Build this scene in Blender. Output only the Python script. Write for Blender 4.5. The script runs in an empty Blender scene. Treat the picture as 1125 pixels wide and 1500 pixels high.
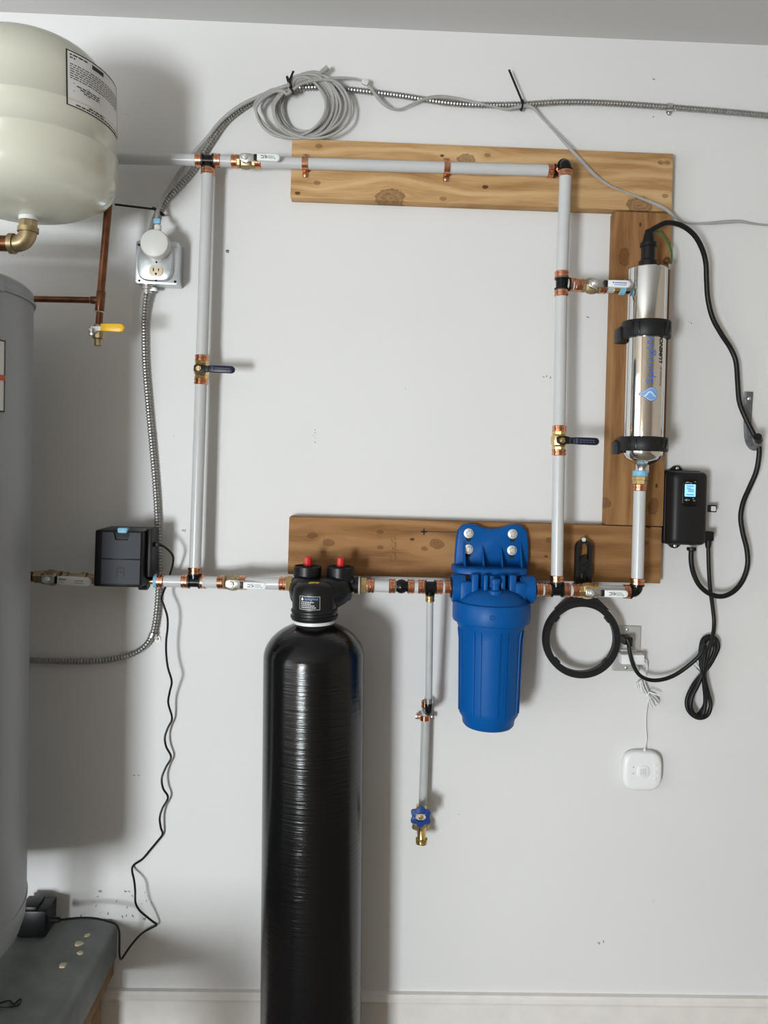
import bpy, bmesh, math, random
from mathutils import Vector as V, Matrix

# ------------------------------------------------------------------ camera, light, exposure
sc = bpy.context.scene
C = sc.collection
rnd = random.Random(7)
D, EYE, F, CX, CY = 1.93, 1.60, 1127.0, 562.5, 670.0      # camera to wall, eye height, focal length and centre in px of 1125x1500
YAW, PITCH, ROLL = math.radians(1.441), math.radians(0.240), math.radians(1.689)
_fw = V((math.sin(YAW)*math.cos(PITCH), math.cos(YAW)*math.cos(PITCH), math.sin(PITCH)))
_r0 = V((math.cos(YAW), -math.sin(YAW), 0)); _u0 = _r0.cross(_fw)
CR_ = _r0*math.cos(ROLL) + _u0*math.sin(ROLL)
CU_ = -_r0*math.sin(ROLL) + _u0*math.cos(ROLL)
cam_d = bpy.data.cameras.new('camera'); cam = bpy.data.objects.new('camera', cam_d); C.objects.link(cam)
cam.matrix_world = Matrix(((CR_.x, CU_.x, -_fw.x, 0), (CR_.y, CU_.y, -_fw.y, -D), (CR_.z, CU_.z, -_fw.z, EYE), (0, 0, 0, 1)))
cam_d.sensor_fit = 'VERTICAL'; cam_d.sensor_height = 36.0; cam_d.lens = F/1500*36.0
cam_d.shift_y = (CY-750)/1500; cam_d.clip_start = 0.05
sc.camera = cam

w = bpy.data.worlds.new('world'); sc.world = w; w.use_nodes = True
w.node_tree.nodes['Background'].inputs[0].default_value = (0.75, 0.85, 1.0, 1)
w.node_tree.nodes['Background'].inputs[1].default_value = 1.0

def area(name, loc, aim, sx, sy, power, col):
    l = bpy.data.lights.new(name, 'AREA'); l.shape = 'RECTANGLE'; l.size = sx; l.size_y = sy; l.energy = power; l.color = col
    o = bpy.data.objects.new(name, l); C.objects.link(o); o.location = loc
    o.rotation_euler = (V(aim)-V(loc)).to_track_quat('-Z', 'Y').to_euler(); return o
# daylight through the open door in the wall behind the photographer, to his left
area('door_daylight', (-2.14, -4.94, 0.56), (-2.14, 0, 0.56), 0.80, 1.10, 143, (0.90, 0.965, 1.0))
# softer sky light through the window in the left wall
area('window_daylight', (-3.36, -2.35, 1.25), (0, -2.35, 1.25), 1.9, 1.3, 18, (0.84, 0.93, 1.0))

vs = sc.view_settings
vs.view_transform = 'Standard'; vs.look = 'None'; vs.gamma = 1.0; vs.use_curve_mapping = False
vs.exposure = 0.62
sc.cycles.max_bounces = 8

# ------------------------------------------------------------------ helpers
X, Y, Z = V((1, 0, 0)), V((0, 1, 0)), V((0, 0, 1))
N = V((0, -1, 0))                                           # out of the wall, into the room

def at(px, py, d):
    """the point of the room seen at that place of the photograph, d metres in front of the wall"""
    v = _fw + CR_*((px-CX)/F) - CU_*((py-CY)/F)
    return V((0, -D, EYE)) + v*((D-d)/v.y)
def pm(d): return (D-d)/F                                   # metres per pixel at that depth

class MB:
    def __init__(s): s.v, s.f = [], []
    def add(s, vs, fs):
        b = len(s.v); s.v += [V(v) for v in vs]; s.f += [[b+i for i in f] for f in fs]; return s
    def tube(s, pts, r, seg=12, caps=True, closed=False):
        pts = [V(p) for p in pts]; n = len(pts); rs = r if isinstance(r, (list, tuple)) else [r]*n
        T = []
        for i in range(n):
            a = pts[(i-1) % n] if (closed or i > 0) else pts[i]; b = pts[(i+1) % n] if (closed or i < n-1) else pts[i]
            t = (b-a); T.append(t.normalized() if t.length > 1e-9 else (T[-1] if T else V((0, 0, 1))))
        u = T[0].orthogonal().normalized(); vv, ff = [], []
        for i in range(n):
            u = (u - T[i]*u.dot(T[i])).normalized(); w_ = T[i].cross(u)
            for k in range(seg):
                a = 2*math.pi*k/seg; vv.append(pts[i] + (u*math.cos(a)+w_*math.sin(a))*rs[i])
        for i in range(n if closed else n-1):
            j = (i+1) % n
            for k in range(seg):
                ff.append([i*seg+k, i*seg+(k+1) % seg, j*seg+(k+1) % seg, j*seg+k])
        if caps and not closed: ff += [list(range(seg))[::-1], [(n-1)*seg+k for k in range(seg)]]
        return s.add(vv, ff)
    def ribbon(s, pts, wide, thick, side):
        """flat strap along pts; side = direction(s) across it"""
        pts = [V(p) for p in pts]; n = len(pts); vv, ff = [], []
        for i in range(n):
            t = (pts[min(i+1, n-1)]-pts[max(i-1, 0)]).normalized(); sd = side[i] if isinstance(side, list) else side
            sd = (sd - t*sd.dot(t)).normalized(); up = t.cross(sd)
            for a, b in ((1, 1), (-1, 1), (-1, -1), (1, -1)): vv.append(pts[i]+sd*(a*wide/2)+up*(b*thick/2))
        for i in range(n-1):
            for k in range(4): ff.append([i*4+k, i*4+(k+1) % 4, i*4+4+(k+1) % 4, i*4+4+k])
        ff += [[3, 2, 1, 0], [n*4-4, n*4-3, n*4-2, n*4-1]]
        return s.add(vv, ff)
    def lathe(s, prof, o, ax, seg=32, a0=0, a1=None, ref=None):
        o, ax = V(o), V(ax).normalized(); u = (ref - ax*ref.dot(ax)).normalized() if ref else ax.orthogonal().normalized(); w_ = ax.cross(u)
        full = a1 is None; m = seg if full else seg+1; vv, ff = [], []
        for r, t in prof:
            for k in range(m):
                a = (2*math.pi*k/seg) if full else a0+(a1-a0)*k/seg
                vv.append(o + ax*t + (u*math.cos(a)+w_*math.sin(a))*r)
        for i in range(len(prof)-1):
            for k in range(seg):
                k2 = (k+1) % m; ff.append([i*m+k, i*m+k2, (i+1)*m+k2, (i+1)*m+k])
        if full:
            loop_ = prof[0] == prof[-1]
            if prof[0][0] > 1e-5 and not loop_: ff.append(list(range(m))[::-1])
            if prof[-1][0] > 1e-5 and not loop_: ff.append([(len(prof)-1)*m+k for k in range(m)])
        return s.add(vv, ff)
    def prism(s, outl, o, u, v, t, bev=0, n=None):
        """outline in (u, v), pushed t along n = u x v; bev chamfers the far rim"""
        o, u, v = V(o), V(u), V(v); n = n or u.cross(v).normalized(); k = len(outl)
        area_ = sum(outl[i][0]*outl[(i+1) % k][1]-outl[(i+1) % k][0]*outl[i][1] for i in range(k))
        if area_ < 0: outl = outl[::-1]
        def ring(pts, h): return [o+u*a+v*b+n*h for a, b in pts]
        def inset(pts, b):
            out = []
            for i in range(k):
                p0, p1, p2 = V(pts[i-1]), V(pts[i]), V(pts[(i+1) % k])
                e1 = (p1-p0); e2 = (p2-p1)
                e1 = e1.normalized() if e1.length > 1e-9 else e2.normalized(); e2 = e2.normalized() if e2.length > 1e-9 else e1
                nn = V((-e1.y-e2.y, e1.x+e2.x)); L = nn.length
                if L < 1e-6: out.append(pts[i]); continue
                nn /= L; c = max(0.5, nn.dot(V((-e1.y, e1.x)))); out.append(tuple(p1+nn*(b/c)))
            return out
        rings = [ring(outl, 0)]
        if bev: rings += [ring(outl, t-bev), ring(inset(outl, bev*0.35), t-bev*0.35), ring(inset(outl, bev), t)]
        else: rings.append(ring(outl, t))
        vv = [p for r in rings for p in r]; ff = [list(range(k))[::-1]]
        for i in range(len(rings)-1):
            for j in range(k): ff.append([i*k+j, i*k+(j+1) % k, (i+1)*k+(j+1) % k, (i+1)*k+j])
        ff.append([(len(rings)-1)*k+j for j in range(k)])
        return s.add(vv, ff)
    def box(s, c, sx, sy, sz, u=X, v=Y, w=Z):
        c = V(c); P = [(a, b, d) for a in (-.5, .5) for b in (-.5, .5) for d in (-.5, .5)]
        return s.add([c+u*(a*sx)+v*(b*sy)+w*(d*sz) for a, b, d in P],
                     [[0, 1, 3, 2], [4, 6, 7, 5], [0, 4, 5, 1], [2, 3, 7, 6], [0, 2, 6, 4], [1, 5, 7, 3]])
    def bbox(s, c, sx, sy, sz, bev, u=X, v=Y, w=Z):
        """box with all edges rounded a little"""
        bm = bmesh.new(); bmesh.ops.create_cube(bm, size=1.0)
        for q in bm.verts: q.co = V((q.co.x*sx, q.co.y*sy, q.co.z*sz))
        bmesh.ops.bevel(bm, geom=bm.edges[:], offset=bev, segments=2, affect='EDGES', profile=0.5)
        bm.verts.index_update(); c = V(c)
        s.add([c+u*q.co.x+v*q.co.y+w*q.co.z for q in bm.verts], [[q.index for q in f.verts] for f in bm.faces]); bm.free(); return s
    def ball(s, c, rx, ry=None, rz=None, seg=16, rings=10, u=X, v=Y, w=Z):
        ry = ry or rx; rz = rz or rx; c = V(c); vv, ff = [c+w*rz], []
        for i in range(1, rings):
            th = math.pi*i/rings
            for k in range(seg):
                a = 2*math.pi*k/seg; vv.append(c+u*(rx*math.sin(th)*math.cos(a))+v*(ry*math.sin(th)*math.sin(a))+w*(rz*math.cos(th)))
        vv.append(c-w*rz)
        for k in range(seg): ff.append([0, 1+k, 1+(k+1) % seg])
        for i in range(rings-2):
            for k in range(seg): ff.append([1+i*seg+k, 1+(i+1)*seg+k, 1+(i+1)*seg+(k+1) % seg, 1+i*seg+(k+1) % seg])
        e = len(vv)-1; b = 1+(rings-2)*seg
        for k in range(seg): ff.append([e, b+(k+1) % seg, b+k])
        return s.add(vv, ff)

def rrect(wd, ht, r, seg=5):
    out = []
    for cx, cy, a in ((wd/2-r, ht/2-r, 0), (-wd/2+r, ht/2-r, 90), (-wd/2+r, -ht/2+r, 180), (wd/2-r, -ht/2+r, 270)):
        for k in range(seg+1):
            t = math.radians(a+90*k/seg); out.append((cx+r*math.cos(t), cy+r*math.sin(t)))
    return out
def circ(r, n=20, cx=0, cy=0): return [(cx+r*math.cos(2*math.pi*k/n), cy+r*math.sin(2*math.pi*k/n)) for k in range(n)]
def spline(pts, n=8, closed=False):
    pts = [V(p) for p in pts]; out = []; m = len(pts)
    for i in range(m if closed else m-1):
        g = (lambda j: pts[j % m]) if closed else (lambda j: pts[min(max(j, 0), m-1)])
        p0, p1, p2, p3 = g(i-1), g(i), g(i+1), g(i+2)
        for k in range(n):
            t = k/n; out.append(0.5*((2*p1)+(p2-p0)*t+(2*p0-5*p1+4*p2-p3)*t*t+(3*p1-p0-3*p2+p3)*t**3))
    if not closed: out.append(pts[-1])
    return out
def path(tr, n=8):                                           # list of (px, py, d)
    return spline([at(*p) for p in tr], n)

def obj(name, mb, m, parent=None, loc=None, smooth=38):
    me = bpy.data.meshes.new(name); base = parent['_w'] if parent else (loc or (0, 0, 0)); b = V(base)
    me.from_pydata([tuple(v-b) for v in mb.v], [], mb.f)
    bm = bmesh.new(); bm.from_mesh(me); bmesh.ops.remove_doubles(bm, verts=bm.verts[:], dist=1e-6)
    bmesh.ops.recalc_face_normals(bm, faces=bm.faces[:]); bm.to_mesh(me); bm.free()
    if smooth: me.shade_smooth(); me.set_sharp_from_angle(angle=math.radians(smooth))
    me.materials.append(M[m]); o = bpy.data.objects.new(name, me); C.objects.link(o)
    if parent: o.parent = parent; o['_w'] = tuple(b)
    else: o.location = b; o['_w'] = tuple(b)
    return o
def tag(o, label, cat, group=None):
    o['label'] = label; o['category'] = cat
    if group: o['group'] = group
    return o
def thing(name, label, cat, loc, group=None):
    o = bpy.data.objects.new(name, None); C.objects.link(o); o.location = loc; o['_w'] = tuple(loc); o.empty_display_size = 0.03
    return tag(o, label, cat, group)
def struct(name, mb, m, smooth=0, parent=None):
    o = obj(name, mb, m, parent, smooth=smooth)
    if not parent: o['kind'] = 'structure'
    return o
def text_mb(s, size, o, u, v, wrap=None, bold=0.0, shear=0.0, align='LEFT', width=None, cuts=0):
    """flat lettering; u = writing direction, v = up; wrap(a, b) maps plane coordinates to the room"""
    cu = bpy.data.curves.new('t', 'FONT'); cu.body = s; cu.size = size; cu.offset = bold; cu.shear = shear; cu.align_x = align; cu.resolution_u = 3
    to = bpy.data.objects.new('t', cu); C.objects.link(to); dg = bpy.context.evaluated_depsgraph_get(); dg.update()
    me = bpy.data.meshes.new_from_object(to.evaluated_get(dg)); bm = bmesh.new(); bm.from_mesh(me)
    if cuts:
        for k in range(-2, cuts):
            bmesh.ops.bisect_plane(bm, geom=bm.verts[:]+bm.edges[:]+bm.faces[:], plane_co=(0, size*k/cuts, 0), plane_no=(0, 1, 0))
    bm.verts.index_update(); k = 1.0
    if width:
        xs = [q.co.x for q in bm.verts]; k = width/(max(xs)-min(xs))
    mb = MB(); f = wrap or (lambda a, b: V(o)+V(u)*a+V(v)*b)
    mb.add([f(q.co.x*k, q.co.y) for q in bm.verts], [[q.index for q in fc.verts] for fc in bm.faces]); bm.free()
    bpy.data.objects.remove(to); bpy.data.curves.remove(cu); bpy.data.meshes.remove(me)
    return mb

# ------------------------------------------------------------------ materials
M = {}
def mat(name, col, rough=0.5, metal=0.0, bump=0, bscale=200, var=0, vscale=20, **kw):
    m = bpy.data.materials.new(name); m.use_nodes = True; nt = m.node_tree; b = nt.nodes['Principled BSDF']
    b.inputs['Base Color'].default_value = (*col, 1); b.inputs['Roughness'].default_value = rough; b.inputs['Metallic'].default_value = metal
    for k, v in kw.items(): b.inputs[k.replace('_', ' ')].default_value = v
    tc = nt.nodes.new('ShaderNodeTexCoord')
    if var:
        n = nt.nodes.new('ShaderNodeTexNoise'); n.inputs['Scale'].default_value = vscale; n.inputs['Detail'].default_value = 5
        nt.links.new(tc.outputs['Object'], n.inputs['Vector'])
        r = nt.nodes.new('ShaderNodeValToRGB'); r.color_ramp.elements[0].position = 0.3; r.color_ramp.elements[1].position = 0.7
        r.color_ramp.elements[0].color = (*[c*(1-var) for c in col], 1); r.color_ramp.elements[1].color = (*[min(1, c*(1+var)) for c in col], 1)
        nt.links.new(n.outputs['Fac'], r.inputs[0]); nt.links.new(r.outputs[0], b.inputs['Base Color'])
    if bump:
        n = nt.nodes.new('ShaderNodeTexNoise'); n.inputs['Scale'].default_value = bscale; n.inputs['Detail'].default_value = 3
        nt.links.new(tc.outputs['Object'], n.inputs['Vector'])
        bp = nt.nodes.new('ShaderNodeBump'); bp.inputs['Strength'].default_value = bump; bp.inputs['Distance'].default_value = 0.002
        nt.links.new(n.outputs['Fac'], bp.inputs['Height']); nt.links.new(bp.outputs[0], b.inputs['Normal'])
    M[name] = m; return m

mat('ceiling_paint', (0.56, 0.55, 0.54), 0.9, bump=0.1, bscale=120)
mat('scuff', (0.24, 0.21, 0.18), 0.8)
mat('room_paint', (0.62, 0.535, 0.44), 0.9)
mat('concrete', (0.27, 0.235, 0.20), 0.85, var=0.2, vscale=6)
mat('trim_paint', (0.74, 0.71, 0.67), 0.6, var=0.05)
mat('pex', (0.60, 0.61, 0.61), 0.28, var=0.03, vscale=8, Transmission_Weight=0.10)
mat('pex_clear', (0.60, 0.62, 0.61), 0.3, var=0.06, Transmission_Weight=0.3)
mat('copper', (0.74, 0.35, 0.21), 0.20, 1, var=0.18, vscale=90)
mat('old_copper', (0.17, 0.070, 0.035), 0.36, 0.85, var=0.3, vscale=40)
mat('brass', (0.78, 0.58, 0.27), 0.26, 1, var=0.15, vscale=60)
mat('dull_brass', (0.42, 0.33, 0.19), 0.42, 0.9, var=0.25, vscale=60)
mat('steel', (0.72, 0.72, 0.71), 0.3, 1)
mat('bolt_steel', (0.84, 0.84, 0.83), 0.42, 0.9)
mat('polished_steel', (0.77, 0.765, 0.75), 0.055, 1)
mat('galvanized', (0.62, 0.655, 0.68), 0.36, 0.85, var=0.12, vscale=45)
mat('conduit_steel', (0.40, 0.39, 0.375), 0.36, 0.9, var=0.15, vscale=80)
mat('black_plastic', (0.0077, 0.0077, 0.0083), 0.38, Specular_IOR_Level=0.30)
mat('black_gloss', (0.0066, 0.0066, 0.0072), 0.22, Specular_IOR_Level=0.30)
mat('black_satin', (0.0110, 0.0110, 0.0116), 0.46, Specular_IOR_Level=0.30)
mat('black_rubber', (0.0072, 0.0072, 0.0072), 0.42, Specular_IOR_Level=0.30)
mat('slate_plastic', (0.013, 0.016, 0.024), 0.55, Specular_IOR_Level=0.35)
mat('blue_plastic', (0.0, 0.080, 0.30), 0.42, Specular_IOR_Level=0.22)
mat('blue_tape', (0.20, 0.47, 0.66), 0.5, var=0.15, vscale=90)
mat('navy_vinyl', (0.0110, 0.0132, 0.0330), 0.35, Specular_IOR_Level=0.30)
mat('white_vinyl', (0.80, 0.82, 0.81), 0.35)
mat('yellow_vinyl', (0.80, 0.46, 0.012), 0.4)
mat('red_plastic', (0.62, 0.015, 0.02), 0.35)
mat('wheel_blue', (0.012, 0.05, 0.22), 0.35)
mat('white_plastic', (0.82, 0.83, 0.83), 0.35)
mat('warm_white_plastic', (0.66, 0.655, 0.62), 0.45)
mat('grey_plate', (0.50, 0.49, 0.47), 0.4, 0.15)
mat('ivory', (0.72, 0.60, 0.44), 0.45)
mat('hole', (0.012, 0.01, 0.009), 0.8)
mat('tank_enamel', (0.62, 0.61, 0.51), 0.22, Coat_Weight=0.35)
mat('heater_jacket', (0.29, 0.30, 0.315), 0.38, 0.1, var=0.04, vscale=4)
mat('paper', (0.72, 0.715, 0.70), 0.6)
mat('ink', (0.02, 0.02, 0.022), 0.7)
mat('ink_green', (0.01, 0.14, 0.10), 0.7)
mat('ink_blue', (0.05, 0.15, 0.46), 0.5)
mat('ink_blue_light', (0.16, 0.36, 0.72), 0.5)
mat('ink_white', (0.72, 0.74, 0.76), 0.6)
mat('ink_orange', (0.55, 0.10, 0.02), 0.6)
mat('stamp', (0.13, 0.065, 0.03), 0.8)
mat('cable_grey', (0.37, 0.36, 0.34), 0.5, var=0.08, vscale=30)
mat('cable_white', (0.70, 0.70, 0.69), 0.5)
mat('cable_green', (0.02, 0.16, 0.03), 0.45)
mat('hook_grey', (0.16, 0.17, 0.18), 0.42, 0.4, var=0.2, vscale=120)
mat('stand_sheet', (0.19, 0.205, 0.20), 0.5, 0.1, var=0.22, vscale=14)
mat('stand_wood', (0.25, 0.135, 0.045), 0.7, var=0.3, vscale=25)
mat('chip', (0.62, 0.52, 0.34), 0.6)
mat('washer_white', (0.72, 0.73, 0.72), 0.4)
m = mat('screen', (0.10, 0.35, 0.8), 0.2); b = m.node_tree.nodes['Principled BSDF']
b.inputs['Emission Color'].default_value = (0.30, 0.62, 1.0, 1); b.inputs['Emission Strength'].default_value = 0.75
m = mat('screen_dark', (0.01, 0.03, 0.12), 0.2)

def nodes(name):
    m = bpy.data.materials.new(name); m.use_nodes = True; nt = m.node_tree; M[name] = m
    def nd(t, **kw):
        n = nt.nodes.new('ShaderNode'+t)
        for k, v in kw.items(): setattr(n, k, v)
        return n
    def L(a, b): nt.links.new(a, b)
    def math_(op, a, b=None, c=None):
        n = nd('Math', operation=op)
        for i, q in enumerate((a, b, c)):
            if q is None: continue
            if isinstance(q, (int, float)): n.inputs[i].default_value = q
            else: L(q, n.inputs[i])
        return n.outputs[0]
    return m, nt, nt.nodes['Principled BSDF'], nd, L, math_

def make_wall():
    m, nt, b, nd, L, mt = nodes('wall_paint')
    tc = nd('TexCoord'); n1 = nd('TexNoise'); n1.inputs['Scale'].default_value = 1.3; n1.inputs['Detail'].default_value = 3
    L(tc.outputs['Object'], n1.inputs['Vector'])
    mp = nd('Mapping'); mp.inputs['Scale'].default_value = (9, 9, 26); mp.inputs['Rotation'].default_value = (0, 0.5, 0); L(tc.outputs['Object'], mp.inputs['Vector'])
    n2 = nd('TexNoise'); n2.inputs['Scale'].default_value = 1.0; n2.inputs['Detail'].default_value = 6; n2.inputs['Roughness'].default_value = 0.7; L(mp.outputs[0], n2.inputs['Vector'])
    scuff = nd('MapRange'); scuff.inputs[1].default_value = 0.72; scuff.inputs[2].default_value = 0.80; scuff.inputs[3].default_value = 0; scuff.inputs[4].default_value = 0.35
    L(n2.outputs['Fac'], scuff.inputs[0])
    vo = nd('TexVoronoi'); vo.inputs['Scale'].default_value = 9; vo.inputs['Randomness'].default_value = 1; L(tc.outputs['Object'], vo.inputs['Vector'])
    sp = nd('MapRange'); sp.inputs[1].default_value = 0.022; sp.inputs[2].default_value = 0.012; sp.inputs[3].default_value = 0; sp.inputs[4].default_value = 0.45; L(vo.outputs['Distance'], sp.inputs[0])
    base = nd('ValToRGB'); e = base.color_ramp.elements; e[0].position = 0.3; e[1].position = 0.7
    e[0].color = (0.705, 0.700, 0.690, 1); e[1].color = (0.740, 0.737, 0.730, 1); L(n1.outputs['Fac'], base.inputs[0])
    mx = nd('MixRGB'); L(mt('MAXIMUM', scuff.outputs[0], sp.outputs[0]), mx.inputs[0]); L(base.outputs[0], mx.inputs[1]); mx.inputs[2].default_value = (0.30, 0.28, 0.26, 1)
    L(mx.outputs[0], b.inputs['Base Color']); b.inputs['Roughness'].default_value = 0.62
    n3 = nd('TexNoise'); n3.inputs['Scale'].default_value = 160; n3.inputs['Detail'].default_value = 3; L(tc.outputs['Object'], n3.inputs['Vector'])
    bp = nd('Bump'); bp.inputs['Strength'].default_value = 0.10; bp.inputs['Distance'].default_value = 0.002; L(n3.outputs['Fac'], bp.inputs['Height']); L(bp.outputs[0], b.inputs['Normal'])
make_wall()

def wood(name, c0, c1, c2, knots, vertical=False, seed=0.0, freq=190):
    """board wood, grain along the local x (or z); knots = (along, across, radius) in metres from the board's centre"""
    m, nt, b, nd, L, mt = nodes(name)
    tc = nd('TexCoord'); sx = nd('SeparateXYZ'); L(tc.outputs['Object'], sx.inputs[0])
    la, ac, dp = (sx.outputs[2], sx.outputs[0], sx.outputs[1]) if vertical else (sx.outputs[0], sx.outputs[2], sx.outputs[1])
    z = ac; kmask = None
    kn_ = nd('TexNoise'); kn_.inputs['Scale'].default_value = 85; kn_.inputs['Detail'].default_value = 3; L(tc.outputs['Object'], kn_.inputs['Vector']); kw_ = mt('SUBTRACT', kn_.outputs['Fac'], 0.5)
    for (kx, kz, kr) in knots:
        dx = mt('MULTIPLY', mt('SUBTRACT', la, kx), 0.62); dz = mt('SUBTRACT', ac, kz)
        dist = mt('SQRT', mt('ADD', mt('MULTIPLY', dx, dx), mt('MULTIPLY', dz, dz)))
        dist = mt('ADD', dist, mt('MULTIPLY', kw_, kr*0.9))
        if kr > 0.005:
            wgt = mt('DIVIDE', 1.0, mt('ADD', 1.0, mt('POWER', mt('DIVIDE', dist, kr*2.4), 2.0)))
            z = mt('SUBTRACT', z, mt('MULTIPLY', mt('MULTIPLY', dz, wgt), 0.75))
        mr = nd('MapRange'); mr.inputs[1].default_value = kr*1.05; mr.inputs[2].default_value = kr*0.80; mr.inputs[3].default_value = 0; mr.inputs[4].default_value = 0.92 if kr < 0.005 else 0.62
        L(dist, mr.inputs[0]); km = mr.outputs[0]
        if kr > 0.005:                                        # rings of the knot and its dark bark line
            km = mt('MULTIPLY', km, mt('ADD', 0.80, mt('MULTIPLY', mt('SINE', mt('MULTIPLY', dist, 6.283*2.6/kr)), 0.20)))
            rim = mt('SUBTRACT', 1.0, mt('MINIMUM', 1.0, mt('DIVIDE', mt('ABSOLUTE', mt('SUBTRACT', dist, kr*0.92)), kr*0.16))); km = mt('MAXIMUM', km, mt('MULTIPLY', rim, 0.72))
        kmask = km if kmask is None else mt('MAXIMUM', kmask, km)
    cb = nd('CombineXYZ'); L(mt('MULTIPLY', la, 1.0), cb.inputs[0]); L(mt('MULTIPLY', z, 9.0), cb.inputs[1]); L(mt('ADD', mt('MULTIPLY', dp, 3.0), seed), cb.inputs[2])
    n1 = nd('TexNoise'); n1.inputs['Scale'].default_value = 1.4; n1.inputs['Detail'].default_value = 4; L(cb.outputs[0], n1.inputs['Vector'])
    ph = mt('ADD', mt('MULTIPLY', z, freq), mt('MULTIPLY', n1.outputs['Fac'], 17.0))
    ring = mt('POWER', mt('ADD', mt('MULTIPLY', mt('SINE', ph), 0.5), 0.5), 2.2)
    cb2 = nd('CombineXYZ'); L(mt('MULTIPLY', la, 14.0), cb2.inputs[0]); L(mt('MULTIPLY', z, 420.0), cb2.inputs[1]); L(dp, cb2.inputs[2])
    n2 = nd('TexNoise'); n2.inputs['Scale'].default_value = 1.0; n2.inputs['Detail'].default_value = 3; L(cb2.outputs[0], n2.inputs['Vector'])
    n3 = nd('TexNoise'); n3.inputs['Scale'].default_value = 5.0; n3.inputs['Detail'].default_value = 4; L(cb.outputs[0], n3.inputs['Vector'])
    fac = mt('ADD', mt('MULTIPLY', ring, 0.36), mt('ADD', mt('MULTIPLY', n2.outputs['Fac'], 0.50), mt('MULTIPLY', mt('SUBTRACT', n3.outputs['Fac'], 0.5), 1.0)))
    r = nd('ValToRGB'); e = r.color_ramp.elements; e[0].position = 0.08; e[0].color = (*c0, 1); e[1].position = 0.85; e[1].color = (*c2, 1)
    q = e.new(0.42); q.color = (*c1, 1); L(fac, r.inputs[0]); out = r.outputs[0]
    if kmask is not None:
        mx = nd('MixRGB'); L(kmask, mx.inputs[0]); L(out, mx.inputs[1]); mx.inputs[2].default_value = (0.085, 0.034, 0.012, 1); out = mx.outputs[0]
    L(out, b.inputs['Base Color']); b.inputs['Roughness'].default_value = 0.7; b.inputs['Specular IOR Level'].default_value = 0.15
    bp = nd('Bump'); bp.inputs['Strength'].default_value = 0.18; bp.inputs['Distance'].default_value = 0.001; L(n2.outputs['Fac'], bp.inputs['Height']); L(bp.outputs[0], b.inputs['Normal'])

def make_winding():
    """black lacquered fibre winding: fine uneven horizontal ridges"""
    m, nt, b, nd, L, mt = nodes('fibre_black')
    tc = nd('TexCoord'); mp = nd('Mapping'); mp.inputs['Scale'].default_value = (3.0, 3.0, 210); L(tc.outputs['Object'], mp.inputs['Vector'])
    n1 = nd('TexNoise'); n1.inputs['Scale'].default_value = 1.0; n1.inputs['Detail'].default_value = 4; n1.inputs['Roughness'].default_value = 0.62; L(mp.outputs[0], n1.inputs['Vector'])
    mp2 = nd('Mapping'); mp2.inputs['Scale'].default_value = (40, 40, 90); L(tc.outputs['Object'], mp2.inputs['Vector'])
    n2 = nd('TexNoise'); n2.inputs['Scale'].default_value = 1.0; n2.inputs['Detail'].default_value = 2; L(mp2.outputs[0], n2.inputs['Vector'])
    bp = nd('Bump'); bp.inputs['Strength'].default_value = 0.45; bp.inputs['Distance'].default_value = 0.0016
    L(mt('ADD', n1.outputs['Fac'], mt('MULTIPLY', n2.outputs['Fac'], 0.25)), bp.inputs['Height']); L(bp.outputs[0], b.inputs['Normal'])
    b.inputs['Base Color'].default_value = (0.003, 0.003, 0.0034, 1); b.inputs['Roughness'].default_value = 0.17; b.inputs['Specular IOR Level'].default_value = 0.42
make_winding()

# ------------------------------------------------------------------ the room
H = at(562, 42, 0).z
def slab(x0, x1, y0, y1, z0, z1): return MB().box(((x0+x1)/2, (y0+y1)/2, (z0+z1)/2), x1-x0, y1-y0, z1-z0)
XL, XR, YB = -3.4, 2.9, -5.0
struct('wall_front', slab(XL, XR, 0, 0.12, 0, H), 'wall_paint')
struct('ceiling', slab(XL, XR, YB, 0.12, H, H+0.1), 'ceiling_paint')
struct('floor', slab(XL, XR, YB, 0.12, -0.1, 0), 'concrete')
lw_ = MB()
for a in ((YB, -3.32, -0.1, H+0.1), (-1.38, 0.12, -0.1, H+0.1), (-3.32, -1.38, -0.1, 0.58), (-3.32, -1.38, 1.92, H+0.1)):
    lw_.box((XL-0.06, (a[0]+a[1])/2, (a[2]+a[3])/2), 0.12, a[1]-a[0], a[3]-a[2])
struct('wall_left', lw_, 'room_paint')
wf = MB()
for y_, z_, sy_, sz_ in ((-3.32, 1.25, 0.06, 1.40), (-1.38, 1.25, 0.06, 1.40), (-2.35, 0.58, 2.0, 0.06), (-2.35, 1.92, 2.0, 0.06)): wf.box((XL-0.01, y_, z_), 0.06, sy_, sz_)
struct('window_1', wf, 'trim_paint')
struct('wall_right', slab(XR, XR+0.12, YB, 0.12, -0.1, H+0.1), 'room_paint')
# scuffs and specks on the bare paint
sf = MB(); rs_ = random.Random(3)
for px, py, n_, w_, h_ in ((170, 1325, 26, 62, 22), (800, 553, 3, 8, 2), (461, 635, 5, 2, 14), (880, 1382, 5, 8, 3), (268, 780, 3, 5, 5), (200, 1137, 3, 6, 3), (672, 1193, 1, 3, 1), (862, 462, 1, 1, 3), (238, 831, 1, 1, 1), (1011, 472, 2, 4, 2), (955, 115, 2, 4, 3)):
    for k in range(n_):
        q_ = at(px+rs_.uniform(-w_, w_)*0.9, py+rs_.uniform(-h_, h_), 0.0002); a_ = rs_.uniform(0, 3.1); L_ = rs_.uniform(0.001, 0.0032)
        sf.prism([(L_*math.cos(a_+t_)*(1.6 if t_ % 3.14 < 0.1 else 0.6), L_*math.sin(a_+t_)*(1.6 if t_ % 3.14 < 0.1 else 0.6)) for t_ in (0, 0.9, 1.57, 2.4, 3.14, 4.1, 4.71, 5.5)], q_, X, Z, 0.0003, n=N)
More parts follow.
